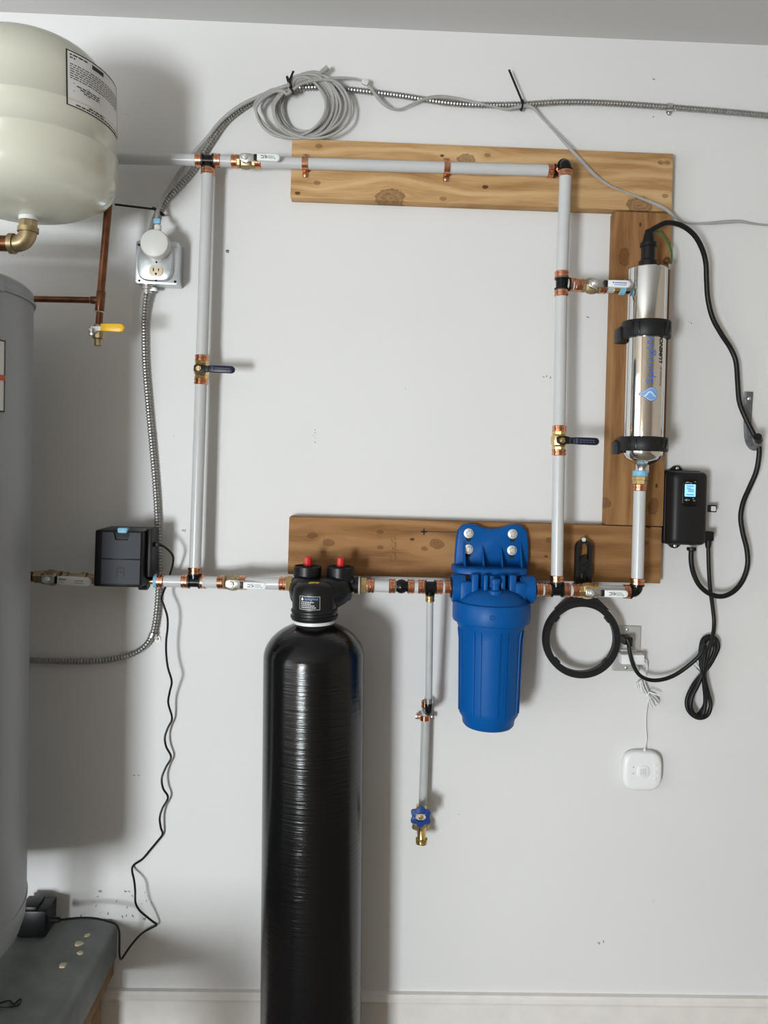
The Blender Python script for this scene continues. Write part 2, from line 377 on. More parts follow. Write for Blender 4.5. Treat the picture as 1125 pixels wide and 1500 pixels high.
sfo = obj('scuff_marks', sf, 'scuff', bpy.data.objects['wall_front'], smooth=0); sfo['kind'] = 'stuff'
bw = MB()
for a in ((XL, -2.56, 0, H), (-1.72, XR, 0, H), (-2.56, -1.72, 1.14, H)):
    bw.box(((a[0]+a[1])/2, YB-0.06, (a[2]+a[3])/2), a[1]-a[0], 0.12, a[3]-a[2])
struct('wall_back', bw, 'room_paint')
zt = at(640, 1457, 0.012).z; zb = at(640, 1470, 0.012).z
bb = struct('baseboard_front', slab(XL, XR, -0.010, 0, 0, zb), 'trim_paint')
struct('moulding', MB().prism([(0, 0), (0.016, 0), (0.018, 0.006), (0.013, (zt-zb)*0.6), (0.010, zt-zb-0.002), (0, zt-zb)], (XL, 0, zb), N, Z, XR-XL, n=X), 'trim_paint', parent=bb)

# ------------------------------------------------------------------ boards
def board(name, label, matname, p0, p1, p2, p3):
    """front-face corners given in the photograph; 38 mm thick"""
    d = 0.038; c = [at(*p, d) for p in (p0, p1, p2, p3)]
    x0 = (c[0].x+c[3].x)/2; x1 = (c[1].x+c[2].x)/2; z1 = (c[0].z+c[1].z)/2; z0 = (c[2].z+c[3].z)/2
    ctr = V(((x0+x1)/2, -d/2, (z0+z1)/2)); mb = MB().bbox(ctr, x1-x0, d-0.0004, z1-z0, 0.0025)
    return obj(name, mb, matname, loc=ctr, smooth=30), ctr, (x0, x1, z0, z1)
def kn(lst, ctr, vertical=False):
    out = []
    for px, py, r in lst:
        p = at(px, py, 0.038)-ctr; out.append((p.z, p.x, r*pm(0.038)) if vertical else (p.x, p.z, r*pm(0.038)))
    return out
M['tmp'] = None
def do_board(name, label, cols, knots, corners, vertical=False, seed=0.0, freq=190):
    d = 0.038; c = [at(*p, d) for p in corners]
    ctr = V((sum(q.x for q in c)/4, -d/2, sum(q.z for q in c)/4))
    wood(name+'_wood', *cols, kn(knots, ctr, vertical), vertical, seed, freq)
    o, ctr, ext = board(name, label, name+'_wood', *corners)
    return tag(o, label, 'board', 'boards screwed to the wall'), ext
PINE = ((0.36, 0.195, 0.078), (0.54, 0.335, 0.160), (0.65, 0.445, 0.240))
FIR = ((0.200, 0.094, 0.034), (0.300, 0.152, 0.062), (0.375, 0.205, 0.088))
top_board, _ = do_board('pine_board', 'pale pine board across the top holding the white pipe in copper straps', PINE,
    [(683, 233, 8), (572, 290, 13), (467, 214, 3), (465, 268, 3.2), (436, 283, 2.6), (649, 291, 3), (648, 228, 2), (714, 227, 3), (711, 274, 2.8), (968, 238, 3), (977, 238, 3), (974, 287, 3),
     (938, 301, 12)],
    [(428, 201), (986, 226), (985, 309), (425, 290)], seed=2.3, freq=170)
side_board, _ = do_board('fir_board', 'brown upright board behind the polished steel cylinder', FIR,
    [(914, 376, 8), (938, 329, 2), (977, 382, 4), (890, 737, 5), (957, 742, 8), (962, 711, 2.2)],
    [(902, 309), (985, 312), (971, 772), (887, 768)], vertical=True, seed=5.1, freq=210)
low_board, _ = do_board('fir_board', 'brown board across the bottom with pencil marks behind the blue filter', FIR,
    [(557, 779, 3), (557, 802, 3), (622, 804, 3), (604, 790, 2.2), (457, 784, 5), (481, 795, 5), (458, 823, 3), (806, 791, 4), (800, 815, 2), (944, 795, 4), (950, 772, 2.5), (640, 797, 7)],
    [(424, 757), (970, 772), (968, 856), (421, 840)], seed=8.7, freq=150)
def on_face(px, py, h=0.0006): return at(px, py, 0.038+h)
pk = MB()
a = on_face(616, 778); pk.box((on_face(646, 779)), on_face(676, 779).x-a.x, 0.0006, 0.0016)
pk.box(on_face(621, 779), 0.003, 0.0006, 0.017); pk.box(on_face(621, 779), 0.014, 0.0006, 0.003)
obj('pencil_mark', pk, 'ink', low_board, smooth=0)
st = MB()
for col, (px, n) in enumerate(((574, 15), (579, 22))):
    for k in range(n):
        if rnd.random() < 0.25: continue
        st.box(on_face(px+rnd.uniform(-1.6, 1.6), 822-k*2.3), 0.0035*rnd.uniform(.4, 1), 0.0006, 0.0022)
obj('ink_stamp', st, 'stamp', low_board, smooth=0)

# ------------------------------------------------------------------ plumbing
RP = 0.0143
def pipe(label, pts, r=RP, m='pex', group='white plastic pipe runs', seg=20, name='pipe'):
    pts = [V(p) for p in pts]; c = pts[0]
    o = obj(name, MB().tube(pts, r, seg), m, loc=c); return tag(o, label, 'pipe', group)
def ring_mb(c, ax, r=RP, L=0.0155):
    R = r+0.0024; b = 0.0012
    return MB().lathe([(r, -L/2), (R-b, -L/2), (R, -L/2+b), (R, -L*0.12), (R-0.0012, -L*0.06), (R-0.0012, L*0.06), (R, L*0.12), (R, L/2-b), (R-b, L/2), (r, L/2), (r, -L/2)], c, ax, 24)
def ring(parent, c, ax, r=RP, L=0.0155, m='copper'): return obj('crimp_ring', ring_mb(c, ax, r, L), m, parent)
def tee(label, c, ax, br, rs=RP, hb=0.0135, brlen=0.012, brr=RP, brm='copper', gap=0.0):
    t = thing('pipe_tee', label, 'pipe fitting', c, 'black plastic tee fittings'); ax = ax.normalized(); br = br.normalized()
    mb = MB()
    rb = rs*0.93; fl = rs+0.0026
    mb.lathe([(rb, -hb), (fl, -hb), (fl, -hb+0.003), (rb, -hb+0.003), (rb, hb-0.003), (fl, hb-0.003), (fl, hb), (rb, hb)], c, ax, 24)
    b0 = rs*0.6; bl = rs+brlen*0.35
    mb.lathe([(brr*0.93, b0), (brr*0.93, bl-0.003), (brr+0.0026, bl-0.003), (brr+0.0026, bl), (brr*0.9, bl)], c, br, 20)
    obj('body', mb, 'black_gloss', t)
    ring(t, c+ax*(hb+0.009), ax, rs); ring(t, c-ax*(hb+0.009), ax, rs); ring(t, c+br*(bl+0.0085), br, brr, m=brm)
    return t
def valve(label, c, ax, h, grip, ring_a=0.028, ring_b=0.028, body='brass', plate='steel', tip=0.085, grip0=0.024, gw=0.0172, printed='bars', tilt=0.0, group='ball valves'):
    """ball valve on a pipe along ax, lever pointing along h, faced to the room"""
    ax, h = ax.normalized(), h.normalized(); t = thing('ball_valve', label, 'valve', c, group); s = N.cross(h).normalized()
    mb = MB(); mb.lathe([(0.0135, -0.024), (0.0168, -0.022), (0.0168, -0.015), (0.0150, -0.0145), (0.0185, -0.010), (0.0200, 0), (0.0185, 0.010), (0.0150, 0.0145), (0.0168, 0.015), (0.0168, 0.022), (0.0135, 0.024)], c, ax, 8)
    mb.lathe([(0.0105, 0.010), (0.0105, 0.024), (0.009, 0.025)], c, N, 12); obj('body', mb, body, t, smooth=25)
    if ring_a: ring(t, c-ax*ring_a, ax)
    if ring_b: ring(t, c+ax*ring_b, ax)
    hd = obj('handle', MB().prism([(-0.0125, -0.006), (-0.0125, 0.007), (-0.006, 0.0105), (0.010, 0.0105), (grip0+0.002, 0.0078), (grip0+0.002, -0.0078), (0.010, -0.0085), (0.004, -0.0125), (-0.002, -0.0105)], c+N*0.025, h, s, 0.003, 0.0008, n=N), plate, t)
    L = tip-grip0; o = c+N*0.0265
    st_ = MB().prism(rrect(0.010, gw*0.86, 0.0005, 1), o+h*(grip0+0.003), h, s, 0.0062, 0.0008, n=N); obj('collar', st_, 'black_satin', hd)
    gp = [(0.006, -gw/2*0.92), (0.006, gw/2*0.92), (L*0.4, gw/2)]
    for k in range(9):
        a = math.pi/2-math.pi*k/8; gp.append((L-gw/2+gw/2*math.cos(a), gw/2*math.sin(a)))
    gp.append((L*0.4, -gw/2))
    gr = obj('grip', MB().prism(gp, o+h*grip0+N*0.001, h, s, 0.0085, 0.0018, n=N), grip, hd)
    nut = MB().lathe([(0.0072, 0.027), (0.0072, 0.0335), (0.006, 0.0345)], c, N, 6).lathe([(0.0035, 0.0340), (0.0035, 0.0375), (0.0028, 0.0382)], c, N, 12); obj('stem_nut', nut, 'bolt_steel' if plate == 'steel' else 'brass', hd, smooth=25)
    po = o+h*grip0+N*(0.0097); pm_ = MB()
    def bar(u, v, a, b_, mbx): mbx.box(po+h*u+s*v, a, 0.0004, b_, h, N, s)
    if printed == 'bars':
        for v in (-0.0028, 0.0028): bar(L*0.30, v, 0.0052, 0.0016, pm_)
        bar(L*0.36, 0, 0.0014, 0.0068, pm_)
        for u, a, q in ((0.44, 0.005, 0.0034), (0.44, 0.0055, 0.0008), (0.44, 0.004, -0.0026), (0.47, 0.003, -0.0012)): bar(L*u, q, a, 0.0013, pm_)
        obj('print', pm_, 'ink', gr, smooth=0)
        lg = MB()
        for k in range(14):
            a0, a1 = 2*math.pi*k/14, 2*math.pi*(k+1)/14
            p0 = po+h*(L*0.63+0.0085*math.cos(a0))+s*(0.0034*math.sin(a0)); p1 = po+h*(L*0.63+0.0085*math.cos(a1))+s*(0.0034*math.sin(a1)); lg.tube([p0, p1], 0.00045, 5)
        bar(L*0.63, 0, 0.010, 0.0012, lg); bar(L*0.80, -0.0035, 0.003, 0.0016, lg); obj('print', lg, 'ink_green', gr, smooth=0)
    elif printed == 'small':
        bar(L*0.30, 0.002, 0.003, 0.0034, pm_)
        for k in range(8): bar(L*0.38+k*0.0036, 0.0018, 0.0026, 0.0026, pm_)
        for k in range(7): bar(L*0.36+k*0.0042, -0.0030, 0.0032, 0.0017, pm_)
        obj('print', pm_, 'ink_blue' if grip == 'white_vinyl' else 'ink_white', gr, smooth=0)
    elif printed == 'dark':
        for v in (-0.0045, -0.0015, 0.0015, 0.0045): bar(L*0.22, v, 0.004, 0.0012, pm_)
        for k in range(8): bar(L*0.34+k*0.0045, 0.0022, 0.0034, 0.0013, pm_)
        for k in range(5): bar(L*0.36+k*0.0075, -0.0028, 0.0048, 0.0013, pm_)
        M.setdefault('ink_faint', mat('ink_faint', (0.13, 0.15, 0.21), 0.6)); obj('print', pm_, 'ink_faint', gr, smooth=0)
    elif printed == 'letters':
        tx = text_mb('FNW', 0.0075, po+h*0.010+s*0.0003, h, s, bold=0.0002, shear=0.2); obj('print', tx, 'ink_green', gr, smooth=0)
        for k in range(4): bar(L*0.14+k*0.0036, -0.0038, 0.0026, 0.0014, pm_)
        for k in range(5): bar(L*0.58+k*0.0042, 0.0016, 0.0028, 0.0030, pm_); bar(L*0.58+k*0.0042, -0.0035, 0.0030, 0.0022, pm_)
        M.setdefault('ink_pale', mat('ink_pale', (0.34, 0.33, 0.31), 0.6)); obj('print', pm_, 'ink_pale', gr, smooth=0)
    return t
def elbow(label, c, a, b, L=0.017, m='black_gloss', rm='copper', group='black elbow fittings'):
    t = thing('pipe_elbow', label, 'pipe fitting', c, group); a, b = a.normalized(), b.normalized(); R = 0.013
    pts = [c+a*L]+[c+a*R-a*0+(-a*R)*(math.sin(k*math.pi/16)) + b*(R*(1-math.cos(k*math.pi/16))) for k in range(9)]+[c+b*L]
    mb = MB().tube(pts, RP*0.95, 18); mb.lathe([(RP, L-0.003), (RP+0.0028, L-0.003), (RP+0.0028, L), (RP, L)], c, a, 20); mb.lathe([(RP, L-0.003), (RP+0.0028, L-0.003), (RP+0.0028, L), (RP, L)], c, b, 20)
    obj('body', mb, m, t); ring(t, c+a*(L+0.008), a, m=rm); ring(t, c+b*(L+0.008), b, m=rm); return t

DT = 0.054                                                   # top run
ttl = at(305, 235, DT); vtop = at(361, 237, DT); er2 = at(828.5, 249, 0.103); etr = V((er2.x, -DT, at(820, 250.5, DT).z)); left_end = at(70, 229, DT)
axT = (etr-at(330, 236, DT)).normalized()
DB = 0.115                                                   # bottom run
def run(px): return at(px, 852+(px-285)*15/648, 0.064+(DB-0.064)*min(1, max(0, (px-290)/120)))   # nearer the wall at the left
axB = (run(933)-run(285)).normalized()
tbl, tbr, ebr = run(285), run(815.5), run(933); axB = (run(933)-run(500)).normalized(); axBl = (run(285)-run(200)).normalized()
ttr = at(822.5, 416, 0.104)

pipe('white pipe coming out from behind the cream pressure tank to the upper left tee', [left_end, ttl-axT*0.012])
tee('black tee where the left upright pipe meets the top pipe', ttl, axT, tbl-ttl)
pipe('short white pipe between the upper left tee and the top white-handled valve', [ttl+axT*0.012, vtop-axT*0.02])
valve('ball valve with white lever on the top pipe, left of the pine board', vtop, axT, axT-Z*0.012, 'white_vinyl', body='dull_brass')
pipe('long white pipe strapped across the pale pine board', [vtop+axT*0.02, etr-axT*0.014])
# corner elbow at the top right
er2 = V((etr.x, -0.104, etr.z)); dn = (ttr-er2).normalized()
elbow('black elbow at the right end of the top pipe, on the pine board', etr, -axT, N)
e2 = elbow('black elbow facing down at the top of the right upright pipe', er2, -N, dn)
for px, py, lb in ((447, 240, 'copper pipe strap near the left end of the pine board'), (654.5, 248, 'copper pipe strap near the middle of the pine board')):
    c = at(px, py, DT); k_ = (c.x-vtop.x)/(etr.x-vtop.x); c = vtop+(etr-vtop)*k_; t = thing('pipe_strap', lb, 'pipe strap', V((c.x, -0.038, c.z)), 'copper pipe straps'); R = RP+0.0012; pts = []
    ln = 0.029
    pts += [V((c.x, -0.0392, c.z+ln)), V((c.x, -0.0392, c.z+R+0.001))]
    for k in range(11): a = math.pi/2-math.pi*k/10; pts.append(c+Z*(R*math.sin(a))+N*(R*math.cos(a)))
    pts += [V((c.x, -0.0392, c.z-R-0.001)), V((c.x, -0.0392, c.z-ln))]
    obj('band', MB().ribbon(pts, 0.0145, 0.0014, X), 'copper', t)
    for s in (1, -1):
        obj('screw', MB().lathe([(0.005, 0), (0.005, 0.0015), (0.003, 0.0028), (0, 0.003)], V((c.x, -0.0400, c.z+s*(ln-0.006))), N, 12), 'dull_brass', t)

# left upright
vl = ttl+(tbl-ttl)*((543-235)/(852-235)); up = (ttl-tbl).normalized()
pipe('left upright white pipe, upper length above the black-handled valve', [ttl-up*0.016, vl+up*0.02])
valve('ball valve with black lever on the left upright pipe', vl, up, X-Z*0.012, 'navy_vinyl', plate='black_satin', grip0=0.018, tip=0.086, printed='dark')
pipe('left upright white pipe, lower length below the black-handled valve', [vl-up*0.02, tbl+up*0.018])
tee('black tee at the foot of the left upright pipe', tbl, axBl, up)
# right upright
vr = ttr+(tbr-ttr)*((644-416)/(860-416)); upr = (ttr-tbr).normalized()
pipe('right upright white pipe from the pine board down to the steel cylinder tee', [er2+dn*0.014, ttr-dn*0.012])
tt = tee('black tee beside the steel cylinder on the right upright pipe', ttr, upr, X-Z*0.02)
pipe('right upright white pipe between the cylinder tee and the black-handled valve', [ttr-upr*0.014, vr+upr*0.02])
valve('ball valve with black lever on the right upright pipe', vr, upr, X-Z*0.010, 'navy_vinyl', plate='black_satin', grip0=0.018, tip=0.086, printed='dark')
pipe('right upright white pipe below the black-handled valve, beside the blue filter', [vr-upr*0.02, tbr+upr*0.018])
tee('black tee between the blue filter and the black filter wrench', tbr, axB, upr)
# branch to the steel cylinder
vu = at(866, 419, 0.108)
valve('ball valve with white lever beside the top of the steel cylinder', vu, (vu-ttr), X-Z*0.006, 'white_vinyl', ring_a=0.029, ring_b=0.027, body='dull_brass', printed='small', tip=0.083)
pipe('very short white pipe between the cylinder tee and its white-handled valve', [ttr+X*0.014, vu-X*0.022])
pu = at(903, 421, 0.110)
t = thing('adapter_nipple', 'brass adapter with blue thread tape screwed into the steel cylinder', 'pipe fitting', pu)
obj('hex_nut', MB().lathe([(0.0145, -0.009), (0.0155, -0.008), (0.0155, 0.006), (0.0145, 0.007)], pu, X, 6), 'brass', t, smooth=20)
obj('sleeve', MB().lathe([(RP, -0.024), (RP, -0.008)], pu, X, 20), 'pex_clear', t)
obj('thread_tape', MB().lathe([(0.0145, 0.006), (0.0175, 0.0075), (0.0175, 0.0185), (0.0145, 0.020)], pu, X, 20), 'blue_tape', t)
# bottom run
pl = run(243)
pipe('short white pipe between the black shutoff box and the lower left tee', [run(238), tbl-axBl*0.014])
vb = run(341); axv = (run(410)-run(300)).normalized(); pipe('short white pipe between the lower left tee and the valve beside the black tank', [tbl+axBl*0.014, vb-axv*0.02])
valve('ball valve with white lever on the low pipe, left of the black tank', vb, axv, axB-Z*0.014, 'white_vinyl', body='dull_brass')
pipe('white pipe entering the black tank head from the left', [vb+axv*0.02, run(412), run(424)])
pipe('short white pipe leaving the black tank head to the right', [run(536), run(580)])
# coupling
cc = run(588); t = thing('pipe_coupling', 'black pipe coupling between the black tank and the thin drain tee', 'pipe fitting', cc)
obj('body', MB().lathe([(0.012, -0.015), (0.0125, -0.011), (0.0155, -0.006), (0.0168, 0), (0.0155, 0.006), (0.0125, 0.011), (0.012, 0.015)], cc, axB, 20), 'black_gloss', t)
ring(t, cc-axB*0.022, axB); ring(t, cc+axB*0.022, axB)
pipe('very short white pipe between the coupling and the thin drain tee', [run(600), run(621)])
td = run(630); foot = at(628, 1026, 0.085); dd = (foot-td).normalized()
tee('black tee feeding the thin drain tube left of the blue filter', td, axB, dd, hb=0.012, brr=0.0085, brm='brass')
pipe('short white pipe entering the blue filter from the left', [run(640), run(664)])
ob = obj('crimp_ring', ring_mb(run(656), axB), 'copper', loc=run(656)); tag(ob, 'lone copper ring against the left side of the blue filter', 'ring')
ob = obj('crimp_ring', ring_mb(run(789), axB), 'copper', loc=run(789)); tag(ob, 'lone copper ring against the right side of the blue filter', 'ring')
pipe('short white pipe leaving the blue filter to the right', [run(782), tbr-axB*0.014])
vq = run(861); pipe('short white pipe between the filter tee and the valve over the wrench', [tbr+axB*0.014, vq-axB*0.02])
valve('ball valve with white lever in front of the black filter wrench', vq, axB, axB, 'white_vinyl', ring_a=0.030, ring_b=0)
pipe('white pipe behind the white lever below the brown board', [vq+axB*0.02, ebr-axB*0.014])
nb = at(937.5, 704, 0.110); ue = (nb-ebr).normalized()
elbow('black elbow under the upright pipe of the steel cylinder', ebr, -axB, ue)
pipe('upright white pipe from the black elbow up to the steel cylinder', [ebr+ue*0.014, nb-ue*0.010])
t = thing('adapter_nut', 'brass adapter under the steel cylinder', 'pipe fitting', nb)
obj('hex_nut', MB().lathe([(0.0150, -0.009), (0.0165, -0.008), (0.0165, 0.001), (0.0185, 0.002), (0.0185, 0.009), (0.0165, 0.010)], nb, ue, 6), 'brass', t, smooth=20)
ring(t, nb-ue*0.0165, ue)
obj('thread_tape', MB().lathe([(0.014, 0.009), (0.0180, 0.011), (0.0175, 0.022), (0.0150, 0.0245)], nb, ue, 20), 'blue_tape', t)
# thin drain line and hose tap
pipe('thin clear drain tube hanging beside the blue filter', [td+dd*0.016, foot+Z*0.004], r=0.0082, m='pex_clear')
el = at(625, 1036, 0.060); t = thing('drain_fitting', 'small black offset fitting with metal rings on the thin drain line', 'pipe fitting', el)
obj('upper_ring', ring_mb(foot, dd, 0.0082, 0.012), 'steel', t)
obj('body', MB().tube(spline([foot-Z*0.004, foot-Z*0.016, at(628, 1043, 0.075), at(626, 1042, 0.050), at(624, 1040, 0.032)], 5), 0.0092, 14), 'black_gloss', t)
obj('lower_ring', ring_mb(at(623.5, 1031, 0.028), Z, 0.0088, 0.016), 'copper', t)
tap = at(617, 1194, 0.030)
pipe('lower thin clear tube leading down to the hose tap', [at(623.5, 1028, 0.026), at(623.5, 1052, 0.026), at(619, 1186, 0.028)], r=0.0105, m='pex_clear')
c = at(622.5, 1051, 0.026); t = thing('pipe_strap', 'copper strap holding the thin drain tube to the bare wall', 'pipe strap', V((c.x, 0, c.z)), 'copper pipe straps')
pts = [V((c.x-0.021, -0.0012, c.z)), V((c.x-0.0145, -0.0012, c.z)), V((c.x-0.0125, -0.024, c.z))]
for k in range(1, 8): a = math.pi-math.pi*k/8; pts.append(c+X*(0.0125*math.cos(a))+N*(0.0125*math.sin(a)))
pts += [V((c.x+0.0125, -0.024, c.z)), V((c.x+0.0145, -0.0012, c.z)), V((c.x+0.021, -0.0012, c.z))]
pts = [V((c.x-0.023, -0.020, c.z)), V((c.x-0.0135, -0.020, c.z))]+pts[3:10]+[V((c.x+0.0135, -0.020, c.z)), V((c.x+0.023, -0.020, c.z))]
obj('band', MB().ribbon(pts, 0.012, 0.0016, Z), 'copper', t)
for s in (-1, 1):
    obj('screw', MB().lathe([(0.003, -0.021), (0.003, 0), (0.0048, 0.0006), (0.0048, 0.0018), (0.002, 0.003)], V((c.x+s*0.0185, -0.021, c.z)), N, 12), 'steel', t)
t = thing('hose_tap', 'brass hose tap with round blue wheel under the thin drain tube', 'tap', tap)
bt = MB().lathe([(0.011, 0.020), (0.0135, 0.018), (0.0135, 0.004), (0.011, 0), (0.0115, -0.012), (0.014, -0.020), (0.011, -0.028)], tap+Z*0.006, Z, 18)
bt.tube([tap+N*0.000-Z*0.004, tap+N*0.044-Z*0.004], 0.0095, 14); obj('body', bt, 'brass', t)
sp0 = tap-Z*0.020
obj('flange', MB().lathe([(0.020, -0.008), (0.023, -0.005), (0.021, 0.004), (0.012, 0.008)], sp0-Z*0.006, Z-N*0.25, 20), 'dull_brass', t)
obj('spout', MB().tube([sp0+N*0.004, sp0+N*0.020-Z*0.006, sp0+N*0.028-Z*0.018, sp0+N*0.030-Z*0.026], [0.013, 0.012, 0.0105, 0.010], 16).lathe([(0.010, 0), (0.0145, 0.001), (0.0145, 0.006), (0.0125, 0.007), (0.0142, 0.009), (0.0142, 0.012), (0.009, 0.013)], sp0+N*0.030-Z*0.022, -Z, 18), 'brass', t)
wc = at(616, 1195, 0.078); wl = MB(); n_ = 48
oo = [((0.0235+0.0030*math.cos(6*2*math.pi*k/n_+math.pi))*math.cos(2*math.pi*k/n_), (0.0235+0.0030*math.cos(6*2*math.pi*k/n_+math.pi))*math.sin(2*math.pi*k/n_)) for k in range(n_)]
ii = [(0.0145*math.cos(2*math.pi*k/n_), 0.0105*math.sin(2*math.pi*k/n_)) for k in range(n_)]
vv = []
for pts2, h in ((oo, 0), (oo, 0.006), (ii, 0.008), (ii, 0)): vv += [wc+X*a+Z*b_+N*h for a, b_ in pts2]
wl.add(vv, [[r*n_+k, r*n_+(k+1) % n_, ((r+1) % 4)*n_+(k+1) % n_, ((r+1) % 4)*n_+k] for r in range(4) for k in range(n_)])
wh = obj('wheel', wl, 'wheel_blue', t)
for a in (0, 1, 2): wl2 = MB().box(wc+N*0.003, 0.034, 0.004, 0.005, X*math.cos(a*math.pi/3)+Z*math.sin(a*math.pi/3), N, Z*math.cos(a*math.pi/3)-X*math.sin(a*math.pi/3)); obj('spoke', wl2, 'wheel_blue', wh, smooth=0)
obj('name_plate', MB().prism([(0.0125*math.cos(k*math.pi/8), 0.0075*math.sin(k*math.pi/8)) for k in range(16)], wc+N*0.004, X, Z, 0.003, n=N), 'grey_plate', wh)
obj('wheel_screw', MB().lathe([(0.0055, 0.005), (0.0055, 0.010), (0.003, 0.0115)], wc, N, 6), 'brass', wh, smooth=20)
obj('stem', MB().tube([tap+N*0.03, wc+N*0.002], 0.006, 12), 'brass', t)
# low left: shutoff box and the valve before it
vfl = at(70, 848, 0.068); axf = (run(150)-vfl).normalized()
valve('brass ball valve with white lever between the grey heater and the shutoff box', at(76, 846, 0.068), X, X-Z*0.028, 'white_vinyl', ring_a=0, ring_b=0, body='dull_brass', tip=0.105, grip0=0.020, gw=0.020, printed='letters')
t = thing('brass_nipple', 'tarnished brass and copper nipple joining the grey heater to its valve', 'pipe fitting', at(60, 845, 0.068))
obj('copper_stub', MB().tube([at(20, 844, 0.068), at(58, 845, 0.068)], 0.0125, 16), 'old_copper', t)
obj('union', MB().lathe([(0.0125, -0.012), (0.0165, -0.010), (0.0165, 0.010), (0.0125, 0.012)], at(58, 845, 0.068), X, 6), 'dull_brass', t, smooth=20)
t = thing('brass_nipple', 'tarnished brass nipple screwed into the left of the shutoff box', 'pipe fitting', at(110, 847, 0.068))
obj('body', MB().lathe([(0.0145, 0), (0.0145, 0.012), (0.0115, 0.014), (0.0115, 0.040), (0.0150, 0.041), (0.0150, 0.056), (0.0115, 0.058), (0.0115, 0.085)], at(93, 847, 0.068), X, 10), 'dull_brass', t, smooth=25)

# shutoff box
f0, f1 = 0.122, 0.016
tl, br_ = at(139, 776, f0), at(208, 861, f0); bc = V(((tl.x+br_.x)/2, -(f0+f1)/2, (tl.z+br_.z)/2)); bwid, bhei = br_.x-tl.x, tl.z-br_.z
t = thing('shutoff_box', 'dark motorised water shutoff box with light blue button on the low pipe', 'shutoff valve', V((bc.x, bc.y, br_.z)))
obj('housing', MB().bbox(bc, bwid, f0-f1, bhei, 0.005), 'black_plastic', t)
fp = at(181, 818, f0); fw_, fh_ = bwid*0.80, bhei*0.94
o_ = V((bc.x+bwid*0.06, -f0, bc.z))
nh = 0.030
lid = obj('lid', MB().prism([(-fw_/2, 0), (fw_/2, 0), (fw_/2, fh_/2), (nh*0.62, fh_/2), (nh*0.45, fh_/2-0.018), (-nh*0.45, fh_/2-0.018), (-nh*0.62, fh_/2), (-fw_/2, fh_/2)], o_+Z*0.0006, X, Z, 0.004, 0.0010, n=N), 'slate_plastic', t, smooth=15)
obj('front_panel', MB().prism(rrect(fw_, fh_/2-0.004, 0.0015, 2), o_-Z*(fh_/4-0.0012), X, Z, 0.004, 0.0010, n=N), 'slate_plastic', t, smooth=15)
bi = MB()
for a, b_, w_, h_ in ((0, 0.010, 0.016, 0.0014), (-0.008, 0, 0.0014, 0.020), (0.008, 0, 0.0014, 0.020), (0, 0.013, 0.016, 0.001)): bi.box(o_-Z*(0.032-b_)+X*a+N*0.0043, w_, 0.0006, h_)
bi.prism([(-0.004, -0.002), (0.004, -0.002), (0.0, 0.003)], o_-Z*0.031+N*0.0041, X, Z, 0.0006, n=N)
obj('icon', bi, 'ink', t, smooth=0)
obj('button', MB().bbox(o_+Z*(fh_/2+0.002)-N*0.008, 0.024, 0.016, 0.016, 0.003), 'blue_tape', t)
obj('clip', MB().bbox(V((tl.x-0.001, -0.09, bc.z-0.01)), 0.006, 0.03, 0.022, 0.0015), 'black_plastic', t)
sb = MB().bbox(V((br_.x+0.006, -0.066, bc.z+0.012)), 0.014, 0.066, bhei*0.86, 0.003); obj('side_cover', sb, 'black_satin', t)
nutc = run(211); nmb = MB().lathe([(0.012, -0.012), (0.020, -0.011), (0.0215, -0.008), (0.0215, 0.010), (0.019, 0.012), (0.010, 0.012)], nutc, axB, 24)
un = obj('union_nut', nmb, 'black_plastic', t)
rib = MB()
for k in range(14):
    a = 2*math.pi*k/14; rib.box(nutc+(Z*math.cos(a)+N*math.sin(a))*0.0218, 0.018, 0.003, 0.0022, X, Z*math.sin(a)-N*math.cos(a), Z*math.cos(a)+N*math.sin(a))
obj('grip_ribs', rib, 'black_plastic', un, smooth=0)
obj('cable_plug', MB().bbox(V((br_.x+0.016, -0.075, at(220, 797, 0.075).z)), 0.018, 0.012, 0.012, 0.002), 'black_rubber', t)
mc = run(226); t = thing('adapter_nipple', 'brass adapter with blue tape and copper ring right of the shutoff box', 'pipe fitting', mc)
obj('body', MB().lathe([(0.009, -0.016), (0.009, 0.001), (0.0135, 0.002), (0.0135, 0.004)], mc, axB, 16), 'brass', t)
obj('thread_tape', MB().lathe([(0.010, -0.001), (0.0165, 0), (0.0165, 0.008), (0.010, 0.009)], mc, axB, 20), 'blue_tape', t)
ring(t, mc+axB*0.0155, axB, RP+0.001)

# ------------------------------------------------------------------ black mineral tank
TD = 0.160; T0, T1 = at(460, 950, TD), at(455.5, 1490, TD); tu = (T0-T1).normalized(); R = 0.1150; q = pm(TD)
sb_ = -(T0.z-0.012)/tu.z                                      # along the axis down to the floor
t = thing('filter_tank', 'tall glossy black pressure tank standing on the floor', 'water tank', T0+tu*sb_)
prof = [(R*0.80, sb_), (R*0.97, sb_+0.03), (R, sb_+0.08), (R, -0.019)]
for k in range(1, 13):
    a = math.pi/2*k/12; rr_ = R*math.cos(a)
    if rr_ < 0.040: break
    prof.append((rr_, -0.019+0.082*math.sin(a)))
prof.append((0.040, 0.063))
obj('shell', MB().lathe(prof, T0, tu, 72), 'fibre_black', t)
obj('base_boot', MB().lathe([(R*1.03, sb_-0.010), (R*1.03, sb_+0.07), (R*1.005, sb_+0.075), (R*0.9, sb_+0.02)], T0, tu, 48), 'black_satin', t)
obj('neck_ring', MB().lathe([(0.040, 0.058), (0.0468, 0.060), (0.0468, 0.0675), (0.040, 0.069)], T0, tu, 40), 'washer_white', t)
T = T0+tu*0.066
t = thing('tank_head', 'black plastic inlet head with two red knobs on top of the black tank', 'tank head', T)
